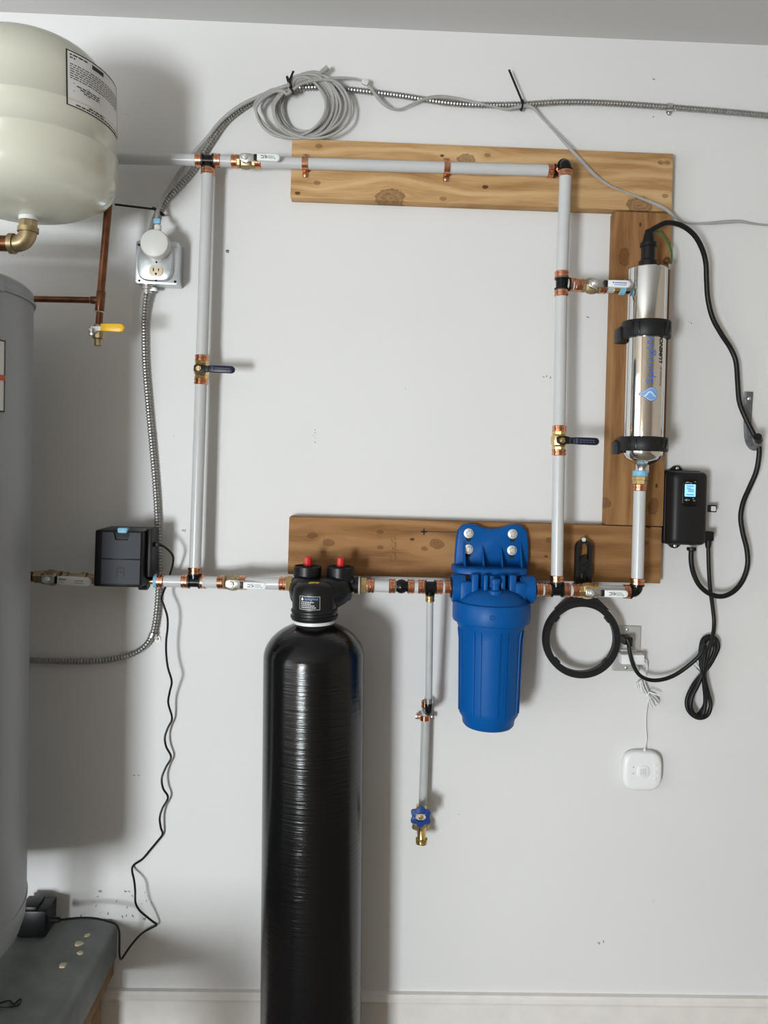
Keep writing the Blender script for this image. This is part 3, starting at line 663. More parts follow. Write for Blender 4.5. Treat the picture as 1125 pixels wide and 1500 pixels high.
hb = MB().lathe([(0.045, 0), (0.052, 0.003), (0.0545, 0.008), (0.0545, 0.012), (0.0515, 0.014), (0.0515, 0.019), (0.0535, 0.021), (0.0535, 0.025), (0.0505, 0.028), (0.0500, 0.066), (0.047, 0.078), (0.038, 0.087), (0.022, 0.091), (0, 0.092)], T, tu, 48)
cL, cR_ = run(450), run(498)
hb.tube(spline([T+tu*0.058+X*0.01, T+tu*0.060+X*0.040-N*0.018, V((cR_.x, cR_.y, cR_.z))-Z*0.008], 6), [0.036]*10+[0.030]*3, 24)
hb.tube(spline([T+tu*0.062-X*0.01, T+tu*0.066-X*0.030-N*0.015, cL-Z*0.004], 6), [0.030]*13, 24)
obj('body', hb, 'black_plastic', t)
for c_, lb in ((cL, 'left'), (cR_, 'right')):
    o0 = c_-Z*0.012
    tb = obj('turret', MB().lathe([(0.026, -0.022), (0.030, -0.012), (0.030, 0.022), (0.0325, 0.024), (0.0325, 0.054), (0.0305, 0.0555), (0.029, 0.052), (0.012, 0.051), (0.011, 0.056), (0, 0.056)], o0, Z, 36), 'black_plastic', t)
    kb = MB().lathe([(0.0085, 0), (0.0092, 0.002), (0.0085, 0.022), (0.0065, 0.024), (0, 0.024)], o0+Z*0.053, Z, 8)
    obj('red_knob', kb, 'red_plastic', tb, smooth=20)
    for s in (-1, 1): obj('lug', MB().bbox(c_+X*(s*0.029)+N*0.012+Z*0.012, 0.008, 0.010, 0.010, 0.0015), 'black_plastic', tb)
obj('cross_bar', MB().tube([cL+X*0.02+Z*0.016, cR_-X*0.02+Z*0.016], 0.007, 12), 'black_plastic', t)
obj('flange', MB().lathe([(0.024, 0), (0.0345, 0.001), (0.0345, 0.007), (0.024, 0.008)], T+tu*0.060+X*0.047-N*0.020, X+N*0.5, 30), 'black_plastic', t)
obj('flange', MB().lathe([(0.024, 0), (0.0320, 0.001), (0.0320, 0.007), (0.024, 0.008)], T+tu*0.062-X*0.044-N*0.010, X-N*0.7, 30), 'black_plastic', t)
M.setdefault('sticker_yellow', mat('sticker_yellow', (0.55, 0.40, 0.03), 0.5))
obj('sticker', MB().prism([(-0.012, -0.004), (0.010, -0.004), (0.013, 0.004), (-0.009, 0.004)], T+tu*0.0885+N*0.028, X, Z*0.25-N*0.97, 0.001), 'sticker_yellow', t)
# label on the head
lw, lh = 0.0475, 0.0300; lc = T+tu*0.047-X*0.008
rl = 0.0500
def wrapT(a, b, off=0.0006):
    th = (a-0.008)/rl; return T+tu*(0.047+b)+X*((rl+off)*math.sin(th))+N*((rl+off)*math.cos(th))
def patch(w0, w1, h0, h1, wr, off, n=12):
    mb = MB(); vv = []
    for k in range(n+1):
        a = w0+(w1-w0)*k/n; vv += [wr(a, h0, off), wr(a, h1, off)]
    return mb.add(vv, [[2*k, 2*k+2, 2*k+3, 2*k+1] for k in range(n)])
lab = obj('label', patch(-lw/2, lw/2, -lh/2, lh/2, wrapT, 0.0008), 'black_satin', t)
bd = MB()
for w0, w1, h0, h1 in ((-lw/2, lw/2, lh/2-0.001, lh/2), (-lw/2, lw/2, -lh/2, -lh/2+0.001), (-lw/2, -lw/2+0.001, -lh/2, lh/2), (lw/2-0.001, lw/2, -lh/2, lh/2)):
    p_ = patch(w0, w1, h0, h1, wrapT, 0.0012); bd.add(p_.v, p_.f)
obj('border', bd, 'grey_plate', lab, smooth=0)
obj('lettering', text_mb('SpringWell', 0.0072, None, None, None, wrap=lambda a, b: wrapT(a-0.0115, b+0.0065, 0.0012), width=0.030), 'ink_blue_light', lab, smooth=0)
dr = MB(); dr.add([wrapT(-0.0165+0.0028*math.cos(k*math.pi/6), 0.0075+0.0028*math.sin(k*math.pi/6), 0.0012) for k in range(12)]+[wrapT(-0.0165, 0.0128, 0.0012)], [list(range(12)), [5, 12, 1, 3]])
obj('drop_mark', dr, 'ink_white', lab, smooth=0)
ln = MB()
for k, L_ in enumerate((0.028, 0.022, 0.030, 0.031)):
    x_ = -0.019
    while x_ < -0.019+L_:
        wd_ = rnd.uniform(0.002, 0.005); p_ = patch(x_, x_+wd_, 0.001-k*0.0040, 0.0026-k*0.0040, wrapT, 0.0012, 2); ln.add(p_.v, p_.f); x_ += wd_+0.0010
obj('fine_print', ln, 'ink_white', lab, smooth=0)
# nuts either side of the head
for px, s, lb in ((424, -1, 'brass union nut with copper ring on the left side of the tank head'), (533, 1, 'brass union nut with copper ring on the right side of the tank head')):
    c_ = run(px); t = thing('union_nut', lb, 'pipe fitting', c_, 'brass union nuts')
    obj('hex_nut', MB().lathe([(0.0175, -0.007), (0.0195, -0.006), (0.0195, 0.006), (0.0175, 0.007)], c_, axB, 6), 'brass', t, smooth=20)
    obj('washer', MB().lathe([(0.014, 0), (0.0215, 0.0005), (0.0215, 0.004), (0.014, 0.0045)], c_-axB*(s*0.0115)-axB*0.002, axB, 24), 'grey_plate', t)
    ring(t, c_+axB*(s*0.0165), axB, m='copper')
    obj('tail_piece', MB().lathe([(0.015, 0), (0.0185, 0.001), (0.0185, 0.010), (0.015, 0.011), (0.015, 0.030)], c_-axB*(s*0.012), -axB*s, 20), 'black_plastic', t)

# ------------------------------------------------------------------ blue filter housing
FD = 0.122; f_ = pm(FD); FC = at(719.5, 900, FD)
def zf(py): return at(719.5, py, FD).z
t = thing('filter_housing', 'big blue plastic water filter housing bolted to the lower board', 'filter housing', V((FC.x, FC.y, zf(1064))))
def fl(prof): return MB().lathe([(r*f_, zf(y)) for r, y in prof], V((FC.x, FC.y, 0)), Z, 56)
sump = obj('sump', fl([(24, 1060), (35, 1061), (37.5, 1058), (38.5, 1050), (43, 1043), (44.2, 1034), (46.6, 930), (48.5, 917), (52, 908), (52, 900)]), 'blue_plastic', t)
sr = MB()
for k in range(8):
    a = 2*math.pi*(k+0.30)/8; rad = V((math.cos(a), math.sin(a), 0)); tg = V((-rad.y, rad.x, 0))
    for s in (-1, 1):
        o0 = V((FC.x, FC.y, 0))+tg*(s*0.0085); p = []
        sr.ribbon([o0+rad*(43.6*f_)+Z*zf(1038), o0+rad*(46.2*f_)+Z*zf(935), o0+rad*(48.2*f_)+Z*zf(918)], 0.0050, 0.0022, rad)
obj('ribs', sr, 'blue_plastic', sump, smooth=0)
col = obj('collar', fl([(50, 910), (56, 908), (57, 904), (57, 884), (55.5, 880), (52, 879)]), 'blue_plastic', t)
em = MB()
cz = zf(903)-0.010; fr = 57*f_
def wrapC(a, b, off): th = a/fr; return V((FC.x+(fr+off)*math.sin(th), FC.y-(fr+off)*math.cos(th), zf(894)+b))
em.tube([wrapC(0.0045*math.cos(k*math.pi/6)-0.013, 0.0045*math.sin(k*math.pi/6), 0.0004) if 1 < k < 5 or k > 5 or k < 1 else wrapC(-0.013+0.002*(3-k), 0.009-0.002*abs(3-k), 0.0004) for k in range(12)], 0.0013, 6, closed=True)
em.tube([wrapC(-0.013, 0.004, 0.0004), wrapC(-0.0115, 0, 0.0004), wrapC(-0.014, -0.003, 0.0004)], 0.0007, 6)
obj('drop_emblem', em, 'blue_plastic', col)
hd = fl([(52, 882), (50, 876), (42, 868), (30, 862), (14, 859), (0, 858)])
hd.tube([run(662), run(681)], 0.0300, 28).tube([run(760), run(781.5)], 0.0300, 28)
hd.lathe([(0.0305, 0), (0.0330, 0.001), (0.0330, 0.030), (0.0305, 0.031)], run(661.5), axB, 32); hd.lathe([(0.0305, 0), (0.0330, 0.001), (0.0330, 0.030), (0.0305, 0.031)], run(762.5), axB, 32)
for s in (-1, 1):
    hd.bbox(V((FC.x+s*0.063, FC.y, zf(866))), 0.030, 0.055, 0.050, 0.006)
    for k in (0.020, 0.044): hd.bbox(V((FC.x+s*k, FC.y-0.012+k*0.3, zf(856))), 0.010 if k < .03 else 0.016, 0.060, 0.052, 0.003)
hd.tube([V((FC.x, FC.y+0.02, zf(870))), V((FC.x, FC.y+0.02, zf(842)))], 0.040, 24)
obj('head', hd, 'blue_plastic', t)
vs_ = MB().lathe([(0.0165, 0), (0.0165, 0.008), (0.014, 0.010), (0.0095, 0.011), (0.0095, 0.024), (0.012, 0.025), (0.012, 0.034), (0.009, 0.036)], V((FC.x, FC.y-0.045, zf(866))), Z, 12)
obj('vent_screw', vs_, 'blue_plastic', t, smooth=25)
for s, px in ((-1, 661.5), (1, 781.5)): obj('port_insert', MB().lathe([(0.0180, -0.001), (0.0235, -0.0005), (0.0235, 0.0025), (0.018, 0.003)], run(px)+axB*(s*0.001), axB*s, 28), 'black_satin', t)
# bracket
PD = 0.040
ol = [(666, 838), (667, 812), (669, 790), (671, 778), (677, 770), (686, 767.5), (697, 768.5), (706, 772.5), (714, 774.5), (727, 774.8), (736, 773), (745, 769.5), (756, 768), (765, 770.5), (771, 777), (774, 790), (774.5, 812), (773.5, 840)]
pts = [at(a, b_, 0.058) for a, b_ in ol]; o0 = V((FC.x, -PD, 0))
br = obj('bracket', MB().prism([(p.x-FC.x, p.z) for p in pts], o0, X, Z, 0.020, 0.004, n=N), 'blue_plastic', t)
fz = at(719, 838, 0.12).z
fo = [(-0.088, 0), (0.088, 0), (0.088, 0.060)]+[(0.088*math.cos(k*math.pi/14), 0.060+0.030*math.sin(k*math.pi/14)) for k in range(1, 14)]+[(-0.088, 0.060)]
obj('shelf', MB().prism([(a, b_) for a, b_ in fo], V((FC.x, -PD, fz-0.006)), X, N, 0.013, 0.003, n=Z), 'blue_plastic', br)
for px in (679, 706, 733, 761):
    b0 = at(px, 815, 0.06); x_ = b0.x
    zt_ = at(px, 792 if px in (706, 733) else 785, 0.06).z
    obj('gusset', MB().prism([(0, fz), (0.062, fz), (0.050, fz+0.012), (0.019, zt_-0.01), (0.015, zt_)], V((x_-0.002, -PD, 0)), N, Z, 0.004, n=X), 'blue_plastic', br, smooth=0)
for px, py in ((687, 781.5), (751.5, 782.5), (686.5, 805), (750.5, 806.5)):
    c_ = at(px, py, 0.066); c_ = V((c_.x, -0.060, c_.z))
    bo = obj('bolt', MB().lathe([(0.0118, 0), (0.0118, 0.0016), (0.0085, 0.002), (0.0085, 0.0026)], c_, N, 24).lathe([(0.0078, 0.002), (0.0078, 0.0075), (0.0066, 0.0085)], c_, N, 6).lathe([(0.004, 0.008), (0.003, 0.0095), (0, 0.0098)], c_, N, 12), 'bolt_steel', t, smooth=25)
    obj('slot', MB().prism(rrect(0.013, 0.024, 0.006), c_-Z*0.008-N*0.0005, X, Z, 0.001, n=N), 'hole', br, smooth=0)

# ------------------------------------------------------------------ ultraviolet steel cylinder
UD = 0.108; U0, U1 = at(949, 394, UD), at(941.5, 664, UD); uu = (U0-U1).normalized(); UL = (U0-U1).length; UR = 0.0455
t = thing('ultraviolet_chamber', 'polished steel water disinfection cylinder clamped upright on the brown board', 'steel cylinder', U1)
cp = [(0.014, -0.042), (0.017, -0.041), (0.017, -0.030), (0.020, -0.026), (0.030, -0.021), (0.040, -0.012), (0.0445, -0.003), (UR, 0.003), (UR, UL-0.002), (UR-0.002, UL), (0, UL)]
obj('chamber', MB().lathe(cp, U1, uu, 72), 'polished_steel', t)
obj('nipple', MB().lathe([(0.0155, -0.047), (0.0155, -0.040)], U1, uu, 24), 'steel', t)
po = at(914, 420, UD); po = V((po.x, -UD, po.z))
obj('side_port', MB().lathe([(0.013, 0), (0.0165, 0.001), (0.0185, 0.010), (0.0205, 0.020), (0.0205, 0.03)], po, X, 28).ball(po+X*0.006, 0.012), 'polished_steel', t)
up_ = U0
obj('lamp_cap', MB().lathe([(0.0215, -0.002), (0.0215, 0.018), (0.0185, 0.020), (0.0165, 0.022), (0.0165, 0.052), (0.0195, 0.053), (0.0195, 0.062), (0.015, 0.064), (0.012, 0.078), (0.0085, 0.092), (0.0075, 0.094), (0, 0.094)], U0, uu, 28), 'black_plastic', t)
obj('cap_collar_screw', MB().lathe([(0.003, 0), (0.003, 0.004), (0, 0.005)], U0+N*0.020, uu, 10), 'bolt_steel', t)
for py, hh in ((479, 0.040), (650, 0.034)):
    s_ = (U0.z-at(945, py, UD+0.045).z)/uu.z; cc_ = U0-uu*s_
    cl = obj('clamp', MB().lathe([(UR-0.001, -hh/2), (UR+0.010, -hh/2), (UR+0.0115, -hh/2+0.002), (UR+0.0115, hh/2-0.002), (UR+0.010, hh/2), (UR-0.001, hh/2)], cc_, uu, 48), 'black_satin', t)
    obj('foot', MB().bbox(V((cc_.x, -0.049, cc_.z-0.006)), 0.098, 0.024, hh*0.9, 0.003), 'black_satin', cl)
    for a in (-52, -36, 30, 48):
        ra = math.radians(a); rad = X*math.sin(ra)+N*math.cos(ra); tg = X*math.cos(ra)-N*math.sin(ra)
        obj('lug', MB().bbox(cc_+rad*(UR+0.0115), 0.0045, hh*0.70, 0.004, 0.001, tg, uu, rad), 'black_gloss', cl)
    obj('ear', MB().bbox(V((cc_.x-UR-0.012, -0.085, cc_.z-0.010)), 0.010, 0.040, hh*0.9, 0.002), 'black_satin', cl)
def wrapU(a, b, off=0.0005):                                  # a across to the right, b up the cylinder
    th = a/UR; return U1+uu*b+X*((UR+off)*math.sin(th))+N*((UR+off)*math.cos(th))
def ub(py): return (at(944, py, UD+UR).z-U1.z)/uu.z
# the lettering reads upwards: writing direction = up, letter tops to the left
lt = text_mb('SpringWell', 0.026, None, None, None, wrap=lambda a, b: wrapU(0.0035-b*0.92, ub(563)+a), width=0.142, cuts=8)
obj('lettering', lt, 'ink_blue', t, smooth=0)
lt = text_mb('LUMINOR', 0.0138, None, None, None, wrap=lambda a, b: wrapU(0.0275-b, ub(531)+a), width=0.068, bold=0.0006, shear=0.2, cuts=4); obj('lettering', lt, 'ink', t, smooth=0)
lt = text_mb('POWERED BY', 0.0070, None, None, None, wrap=lambda a, b: wrapU(0.0270-b, ub(564)+a), width=0.046, cuts=3); obj('lettering', lt, 'ink', t, smooth=0)
# water-drop emblem lying on its side, tip to the left
def drop(sc_, off, m, cx=-0.001, parent=t, name='drop_emblem'):
    cb = ub(577); outl = []
    for k in range(28):
        a = 2*math.pi*k/28; r_ = 0.0165*sc_
        xx = r_*math.cos(a); yy = r_*math.sin(a)
        if math.cos(a) < -0.3:
            f = (-math.cos(a)-0.3)/0.7; xx -= 0.0125*sc_*f**2.2; yy *= (1-0.55*f)
        outl.append((cx+xx, cb+yy))
    mb = MB(); n = len(outl); vv = [wrapU(a, b, off) for a, b in outl]; 
    # strips across so the mark follows the curved steel
    ff = []; i, j = 0, n-1
    order = []
    for k in range(0, n//2): ff.append([k, k+1, n-1-k, (n-k) % n])
    mb.add(vv, ff); return obj(name, mb, m, parent, smooth=0)
drop(1.0, 0.0006, 'ink_blue'); drop(0.90, 0.0010, 'ink_white', name='drop_rim'); drop(0.83, 0.0014, 'ink_blue_light', name='drop_fill')
sw = []
for k in range(13):
    u_ = k/12; sw.append(wrapU(-0.0165+0.026*u_, ub(577)+0.006*math.sin((u_-0.25)*2*math.pi)*0.9, 0.0019))
obj('drop_swoosh', MB().ribbon(sw, 0.0030, 0.0004, uu), 'ink_white', t, smooth=0)
# grounding wire
g0 = at(963, 338, 0.05)
o = obj('ground_wire', MB().tube(path([(957, 340, 0.062), (966, 339, 0.055), (976, 351, 0.060), (983, 366, 0.072), (984, 378, 0.082), (982, 389, 0.090)], 6), 0.0021, 8), 'cable_green', loc=g0)
tag(o, 'thin green ground wire curving beside the cylinder cap', 'wire')
t = thing('ground_lug', 'small dark ground screw with metal tab at the cylinder top', 'screw', at(979, 389, 0.09))
obj('knob', MB().lathe([(0.006, 0), (0.0075, 0.002), (0.0075, 0.009), (0.005, 0.011)], at(976, 383, 0.085), N-X*0.3, 12), 'old_copper', t)
obj('tab', MB().bbox(at(981, 391, 0.09), 0.007, 0.004, 0.014, 0.001), 'steel', t)

# ------------------------------------------------------------------ controller box
KD = 0.070; k0, k1 = at(984, 690, KD), at(1036.5, 800, KD); kc = V(((k0.x+k1.x)/2, -KD, (k0.z+k1.z)/2)); kw, kh = k1.x-k0.x, k0.z-k1.z
t = thing('controller_box', 'black controller box with small lit blue screen beside the boards', 'controller', V((kc.x, 0, k1.z)))
obj('back_shell', MB().prism(rrect(kw+0.004, kh+0.004, 0.014), V((kc.x, -0.002, kc.z)), X, Z, 0.034, 0.002, n=N), 'black_satin', t)
mbk = MB(); secs = ((0.032, 0, 0.012), (0.052, 0.0, 0.012), (0.064, 0.003, 0.012), (0.070, 0.008, 0.012), (0.0735, 0.016, 0.012)); n = 24; vv = []
for d_, ins, r_ in secs:
    for a, b_ in rrect(kw-2*ins, kh-1.3*ins, r_): vv.append(V((kc.x+a, -d_, kc.z+b_)))
ff = [[i*n+k, i*n+(k+1) % n, (i+1)*n+(k+1) % n, (i+1)*n+k] for i in range(len(secs)-1) for k in range(n)]+[[(len(secs)-1)*n+k for k in range(n)]]
obj('cover', mbk.add(vv, ff), 'black_satin', t, smooth=50)
for s, px in ((1, 998), (-1, 996)):
    zc = kc.z+s*(kh/2+0.002); xe = kc.x-0.010
    e_ = obj('mounting_ear', MB().prism([(-0.020, -s*0.012), (-0.014, s*0.004), (-0.007, s*0.0105), (0, s*0.012), (0.007, s*0.0105), (0.014, s*0.004), (0.020, -s*0.012)], V((xe, -0.002, zc)), X, Z, 0.010, 0.002, n=N), 'black_satin', t)
    obj('screw', MB().lathe([(0.004, 0), (0.004, 0.002), (0.002, 0.003)], V((xe, -0.0121, zc+s*0.005)), N, 12), 'bolt_steel', e_)
sx_ = at(1010, 722, 0.0755); so = V((sx_.x+0.002, -0.0722, sx_.z))
fr_ = obj('screen_frame', MB().prism([(a*(1+0.10*(1-(b_/0.034)**2)), b_) for a, b_ in rrect(0.038, 0.066, 0.010, 6)], so, X, Z, 0.0042, 0.0016, n=N), 'black_gloss', t)
scn = obj('screen', MB().prism(rrect(0.0265, 0.030, 0.001, 1), so+Z*0.006+N*0.0040-X*0.001, X, Z, 0.0008, n=N), 'screen', fr_, smooth=0)
tx = MB()
for a, b_, w_ in ((0, 0.0105, 0.017), (-0.003, 0.0055, 0.011), (0.001, 0.0015, 0.015), (0.002, -0.0025, 0.013), (0.0, -0.0105, 0.018)): tx.box(so+Z*(0.006+b_)+N*0.0050+X*(a-0.001), w_, 0.0003, 0.0019)
obj('screen_text', tx, 'ink_blue', scn, smooth=0)
ms = MB()
for k in range(9): ms.box(so+Z*(-0.016+rnd.uniform(-.003, .003))+X*rnd.uniform(-.012, .012)+N*0.0044, rnd.uniform(.002, .005), 0.0004, 0.0016)
for k in range(6): ms.box(so+Z*(0.026+rnd.uniform(-.002, .002))+X*rnd.uniform(-.011, .011)+N*0.0044, rnd.uniform(.002, .004), 0.0004, 0.0014)
obj('fine_print', ms, 'grey_plate', fr_, smooth=0)
tg_ = at(1043, 745, 0.030); tag_o = obj('side_tag', MB().bbox(tg_, 0.022, 0.006, 0.018, 0.002), 'black_satin', t)
lb_ = obj('tag_label', MB().prism(rrect(0.012, 0.012, 0.001, 1), tg_+N*0.0031+X*0.002, X, Z, 0.0005, n=N), 'paper', tag_o, smooth=0)
gl_ = obj('cable_gland', MB().lathe([(0.0115, 0), (0.0115, 0.007), (0.008, 0.009)], at(1013, 802, 0.045), -Z, 14), 'black_rubber', t)

# ------------------------------------------------------------------ cables on the right
lamp_top = U0+uu*0.088
cb = [lamp_top-uu*0.012, lamp_top]+[at(*p) for p in ((964, 331.5, 0.11), (976, 326.5, 0.11), (990, 327.5, 0.105), (1005, 334, 0.10), (1019, 347, 0.095), (1029, 366, 0.085), (1034, 386, 0.075), (1035, 410, 0.065), (1037, 438, 0.055), (1044, 466, 0.05), (1057, 490, 0.045), (1070, 510, 0.04), (1078, 530, 0.04), (1080.5, 560, 0.04), (1083, 588, 0.04), (1092, 612, 0.045), (1104, 636, 0.05), (1111, 650, 0.055), (1112, 665, 0.055), (1108, 690, 0.05), (1099, 712, 0.045), (1089, 735, 0.045), (1085, 757, 0.045), (1088, 780, 0.045), (1094, 805, 0.045), (1095, 828, 0.045), (1088, 850, 0.045), (1075, 866, 0.045), (1058, 873.5, 0.045), (1040, 870, 0.042), (1025, 858, 0.042), (1016, 840, 0.043), (1012.5, 822, 0.045), (1012.5, 803, 0.045))]
o = obj('lamp_cable', MB().tube(spline(cb, 6), 0.0062, 12), 'black_rubber', loc=cb[0]); tag(o, 'thick black cable looping from the cylinder cap over the hook to the controller', 'cable')
t = thing('power_cable', 'black power cable hanging bundled below the controller and plugged in the wall', 'cord', at(1037, 800, 0.04))
obj('plug', MB().bbox(at(1037, 785, 0.040), 0.024, 0.018, 0.024, 0.003).lathe([(0.0085, 0), (0.0075, 0.010), (0.0060, 0.018)], at(1037.5, 792, 0.040), -Z, 12), 'black_rubber', t)
cd = [(1037.5, 798, 0.04), (1038, 825, 0.04), (1040, 860, 0.035), (1044, 890, 0.03), (1046, 912, 0.03), (1044, 932, 0.04), (1038, 955, 0.045), (1034, 975, 0.04), (1032, 990, 0.035),
      (1036, 1010, 0.03), (1041, 1030, 0.03), (1038, 1045, 0.03), (1029, 1051.5, 0.03), (1018, 1050, 0.03), (1008, 1040, 0.028), (1006, 1025, 0.025), (1014, 1006, 0.022), (1026, 990, 0.02), (1039, 975, 0.02), (1050, 955, 0.02), (1052, 945, 0.02), (1048, 935, 0.018), (1038, 932, 0.015), (1029, 938, 0.015), (1026, 955, 0.02), (1027, 975, 0.02),
      (1031, 992, 0.025), (1034, 1010, 0.02), (1033, 1030, 0.018), (1025, 1045, 0.016), (1015, 1046, 0.014), (1012, 1030, 0.014), (1018, 1008, 0.016), (1030, 985, 0.025), (1042, 965, 0.030), (1047, 950, 0.03), (1043, 938, 0.03), (1036, 936, 0.028), (1031, 945, 0.03), (1030, 965, 0.032), (1029, 985, 0.036), (1022, 1004, 0.036), (1014, 1020, 0.036), (1012, 1036, 0.036), (1020, 1049, 0.034), (1030, 1045, 0.034), (1033, 1025, 0.036), (1031, 1000, 0.04), (1031, 975, 0.045), (1033.5, 953, 0.05), (1033, 946, 0.056), (1030, 952, 0.06), (1022, 963, 0.058), (1006, 977, 0.05), (988, 989, 0.045), (970, 995.5, 0.045), (952, 996, 0.045), (937, 989, 0.045), (928, 975, 0.045), (923, 958, 0.045), (921, 944, 0.042)]
obj('cord', MB().tube(path(cd, 5), 0.0049, 10), 'black_rubber', t)
obj('wall_plug', MB().bbox(at(917, 937, 0.026), 0.024, 0.036, 0.020, 0.004).lathe([(0.0085, 0), (0.0075, 0.012), (0.0055, 0.02)], at(919, 936, 0.040), V((0.35, -0.3, -1)), 12), 'black_rubber', t)
tw = MB()
for a, b_ in (((1018, 966), (1034, 995)), ((1016, 974), (1034, 992)), ((1020, 978), (1033, 996))): tw.tube([at(*a, 0.05), at((a[0]+b_[0])/2+1, (a[1]+b_[1])/2, 0.055), at(*b_, 0.045)], 0.0007, 5)
obj('twist_tie', tw, 'black_rubber', t)

# wall hook
h0, h1, hb_, hp = at(1097, 574, 0.004), at(1092.5, 622, 0.006), at(1094, 650, 0.022), at(1111, 638, 0.074)
t = thing('wall_hook', 'grey coated metal hook screwed to the wall at the right', 'hook', V((h0.x, 0, h0.z)))
hx = h0.x; zb_ = at(1098, 656, 0.035).z
hk = [V((hx, -0.004, h0.z)), V((hx-0.001, -0.004, (h0.z+h1.z)/2)), V((hx-0.002, -0.006, h1.z)), V((hx-0.002, -0.012, zb_+0.022)), V((hx-0.001, -0.026, zb_+0.004)), V((hx, -0.042, zb_)), V((hx, -0.060, zb_+0.010)), V((hp.x, -0.074, hp.z-0.010))]
hk = spline(hk, 5); nk = len(hk)
mbh = MB(); vv = []
for i, p in enumerate(hk):
    tt_ = (hk[min(i+1, nk-1)]-hk[max(i-1, 0)]).normalized(); sd = X; upv = tt_.cross(sd); f = min(1, i/(nk*0.75)); wd_ = 0.0115*(1-f)+0.0082*f; th_ = 0.0028*(1-f)+0.0075*f
    for k in range(14): a = 2*math.pi*k/14; vv.append(p+sd*(wd_*math.cos(a))+upv*(th_*math.sin(a)))
obj('arm', mbh.add(vv, [[i*14+k, i*14+(k+1) % 14, (i+1)*14+(k+1) % 14, (i+1)*14+k] for i in range(nk-1) for k in range(14)]+[list(range(14))[::-1], [(nk-1)*14+k for k in range(14)]]), 'hook_grey', t)
td_ = (hk[-1]-hk[-3]).normalized()
obj('rubber_tip', MB().tube([hk[-1]-td_*0.004, hk[-1]+td_*0.014], 0.0098, 16), 'black_rubber', t)
obj('screw', MB().lathe([(0.0042, 0), (0.0042, 0.0015), (0.0025, 0.003), (0, 0.0032)], at(1097, 584, 0.0065), N, 14), 'bolt_steel', t)

# ------------------------------------------------------------------ filter wrench
WD = 0.046; wc = at(850, 934.5, WD); f_ = pm(WD); uw = (at(853, 800, WD)-wc).normalized(); rw = V((uw.z, 0, -uw.x))
t = thing('filter_wrench', 'black plastic ring wrench hanging from a screw on the lower board', 'wrench', wc)
obj('ring', MB().lathe([(47.5*f_, 0), (57*f_, 0), (57*f_, 0.016), (56*f_, 0.018), (48.5*f_, 0.018), (47.5*f_, 0.016), (47.5*f_, 0)], wc, N, 64), 'black_satin', t)
for a in (38, 142, 222, 318):
    a = math.radians(a); rad = rw*math.cos(a)+uw*math.sin(a); tg = rad.cross(N); obj('lug', MB().bbox(wc+rad*(47.5*f_)+N*0.010, 0.016, 0.014, 0.008, 0.0015, tg, N, rad), 'black_satin', t)
hl, hw = 145*f_, 23.5*f_
hn = [(-hw/2, 62*f_), (-hw/2, hl-hw/2)]+[(hw/2*math.cos(math.pi-k*math.pi/10), hl-hw/2+hw/2*math.sin(math.pi-k*math.pi/10)) for k in range(1, 10)]+[(hw/2, hl-hw/2), (hw/2, 62*f_)]
# handle with a hanging hole: two rails, an end loop and a recessed web
hmb = MB(); iw = hw*0.30; zc_ = hl-hw/2-0.004
for s in (-1, 1): hmb.prism([(s*hw/2, 58*f_), (s*hw/2, hl-hw/2), (s*iw, hl-hw/2), (s*iw, 58*f_)], wc, rw, uw, 0.018, n=N)
arc = [(hw/2*math.cos(k*math.pi/12), hl-hw/2+hw/2*math.sin(k*math.pi/12)) for k in range(13)]+[(iw*math.cos(math.pi-k*math.pi/12), hl-hw/2+iw*math.sin(math.pi-k*math.pi/12)) for k in range(13)]
hmb.prism(arc, wc, rw, uw, 0.018, n=N)
obj('handle', hmb, 'black_satin', t)
obj('web', MB().prism([(-iw, 58*f_), (-iw, hl-hw*1.25), (0, hl-hw*0.98), (iw, hl-hw*1.25), (iw, 58*f_)], wc+N*0.003, rw, uw, 0.011, n=N), 'black_satin', t)
obj('grip_bar', MB().prism(rrect(hw*0.30, 0.050, 0.004, 3), wc+uw*(hl-hw*2.6)+N*0.013, rw, uw, 0.004, 0.001, n=N), 'black_gloss', t)
hb2 = MB(); base = wc+uw*(hl-hw*2.6)
for k in range(4):
    for s in (-1, 1): hb2.box(base+uw*((k-1.0)*0.020)+N*0.0155+rw*0, 0.0018, 0.002, 0.030, rw*0.75+uw*0.66*s, N, uw*0.75-rw*0.66*s)
obj('cross_ribs', hb2, 'black_satin', t, smooth=0)
gs = [(-hw/2, 76*f_), (hw/2, 76*f_)]+[(x_*f_, y_*f_) for x_, y_ in ((15, 68), (22, 60), (32, 51), (40, 43), (30, 46), (18, 52), (0, 54.5), (-18, 52), (-30, 46), (-40, 43), (-32, 51), (-22, 60), (-15, 68))]
obj('gusset', MB().prism(gs, wc, rw, uw, 0.0165, n=N), 'black_satin', t)
t = thing('screw', 'white-collared screw the filter wrench hangs from', 'screw', at(855, 791, 0.04))
sc_ = at(855.5, 790.5, 0.066); scp = V((sc_.x, -0.0388, sc_.z))
obj('shank', MB().lathe([(0.0022, -0.012), (0.0022, 0.026)], scp, N, 10), 'steel', t)
obj('head', MB().lathe([(0.0052, 0.024), (0.0052, 0.027), (0.0035, 0.029), (0.0022, 0.029), (0.0022, 0.0275), (0, 0.0275)], scp, N, 16), 'washer_white', t)

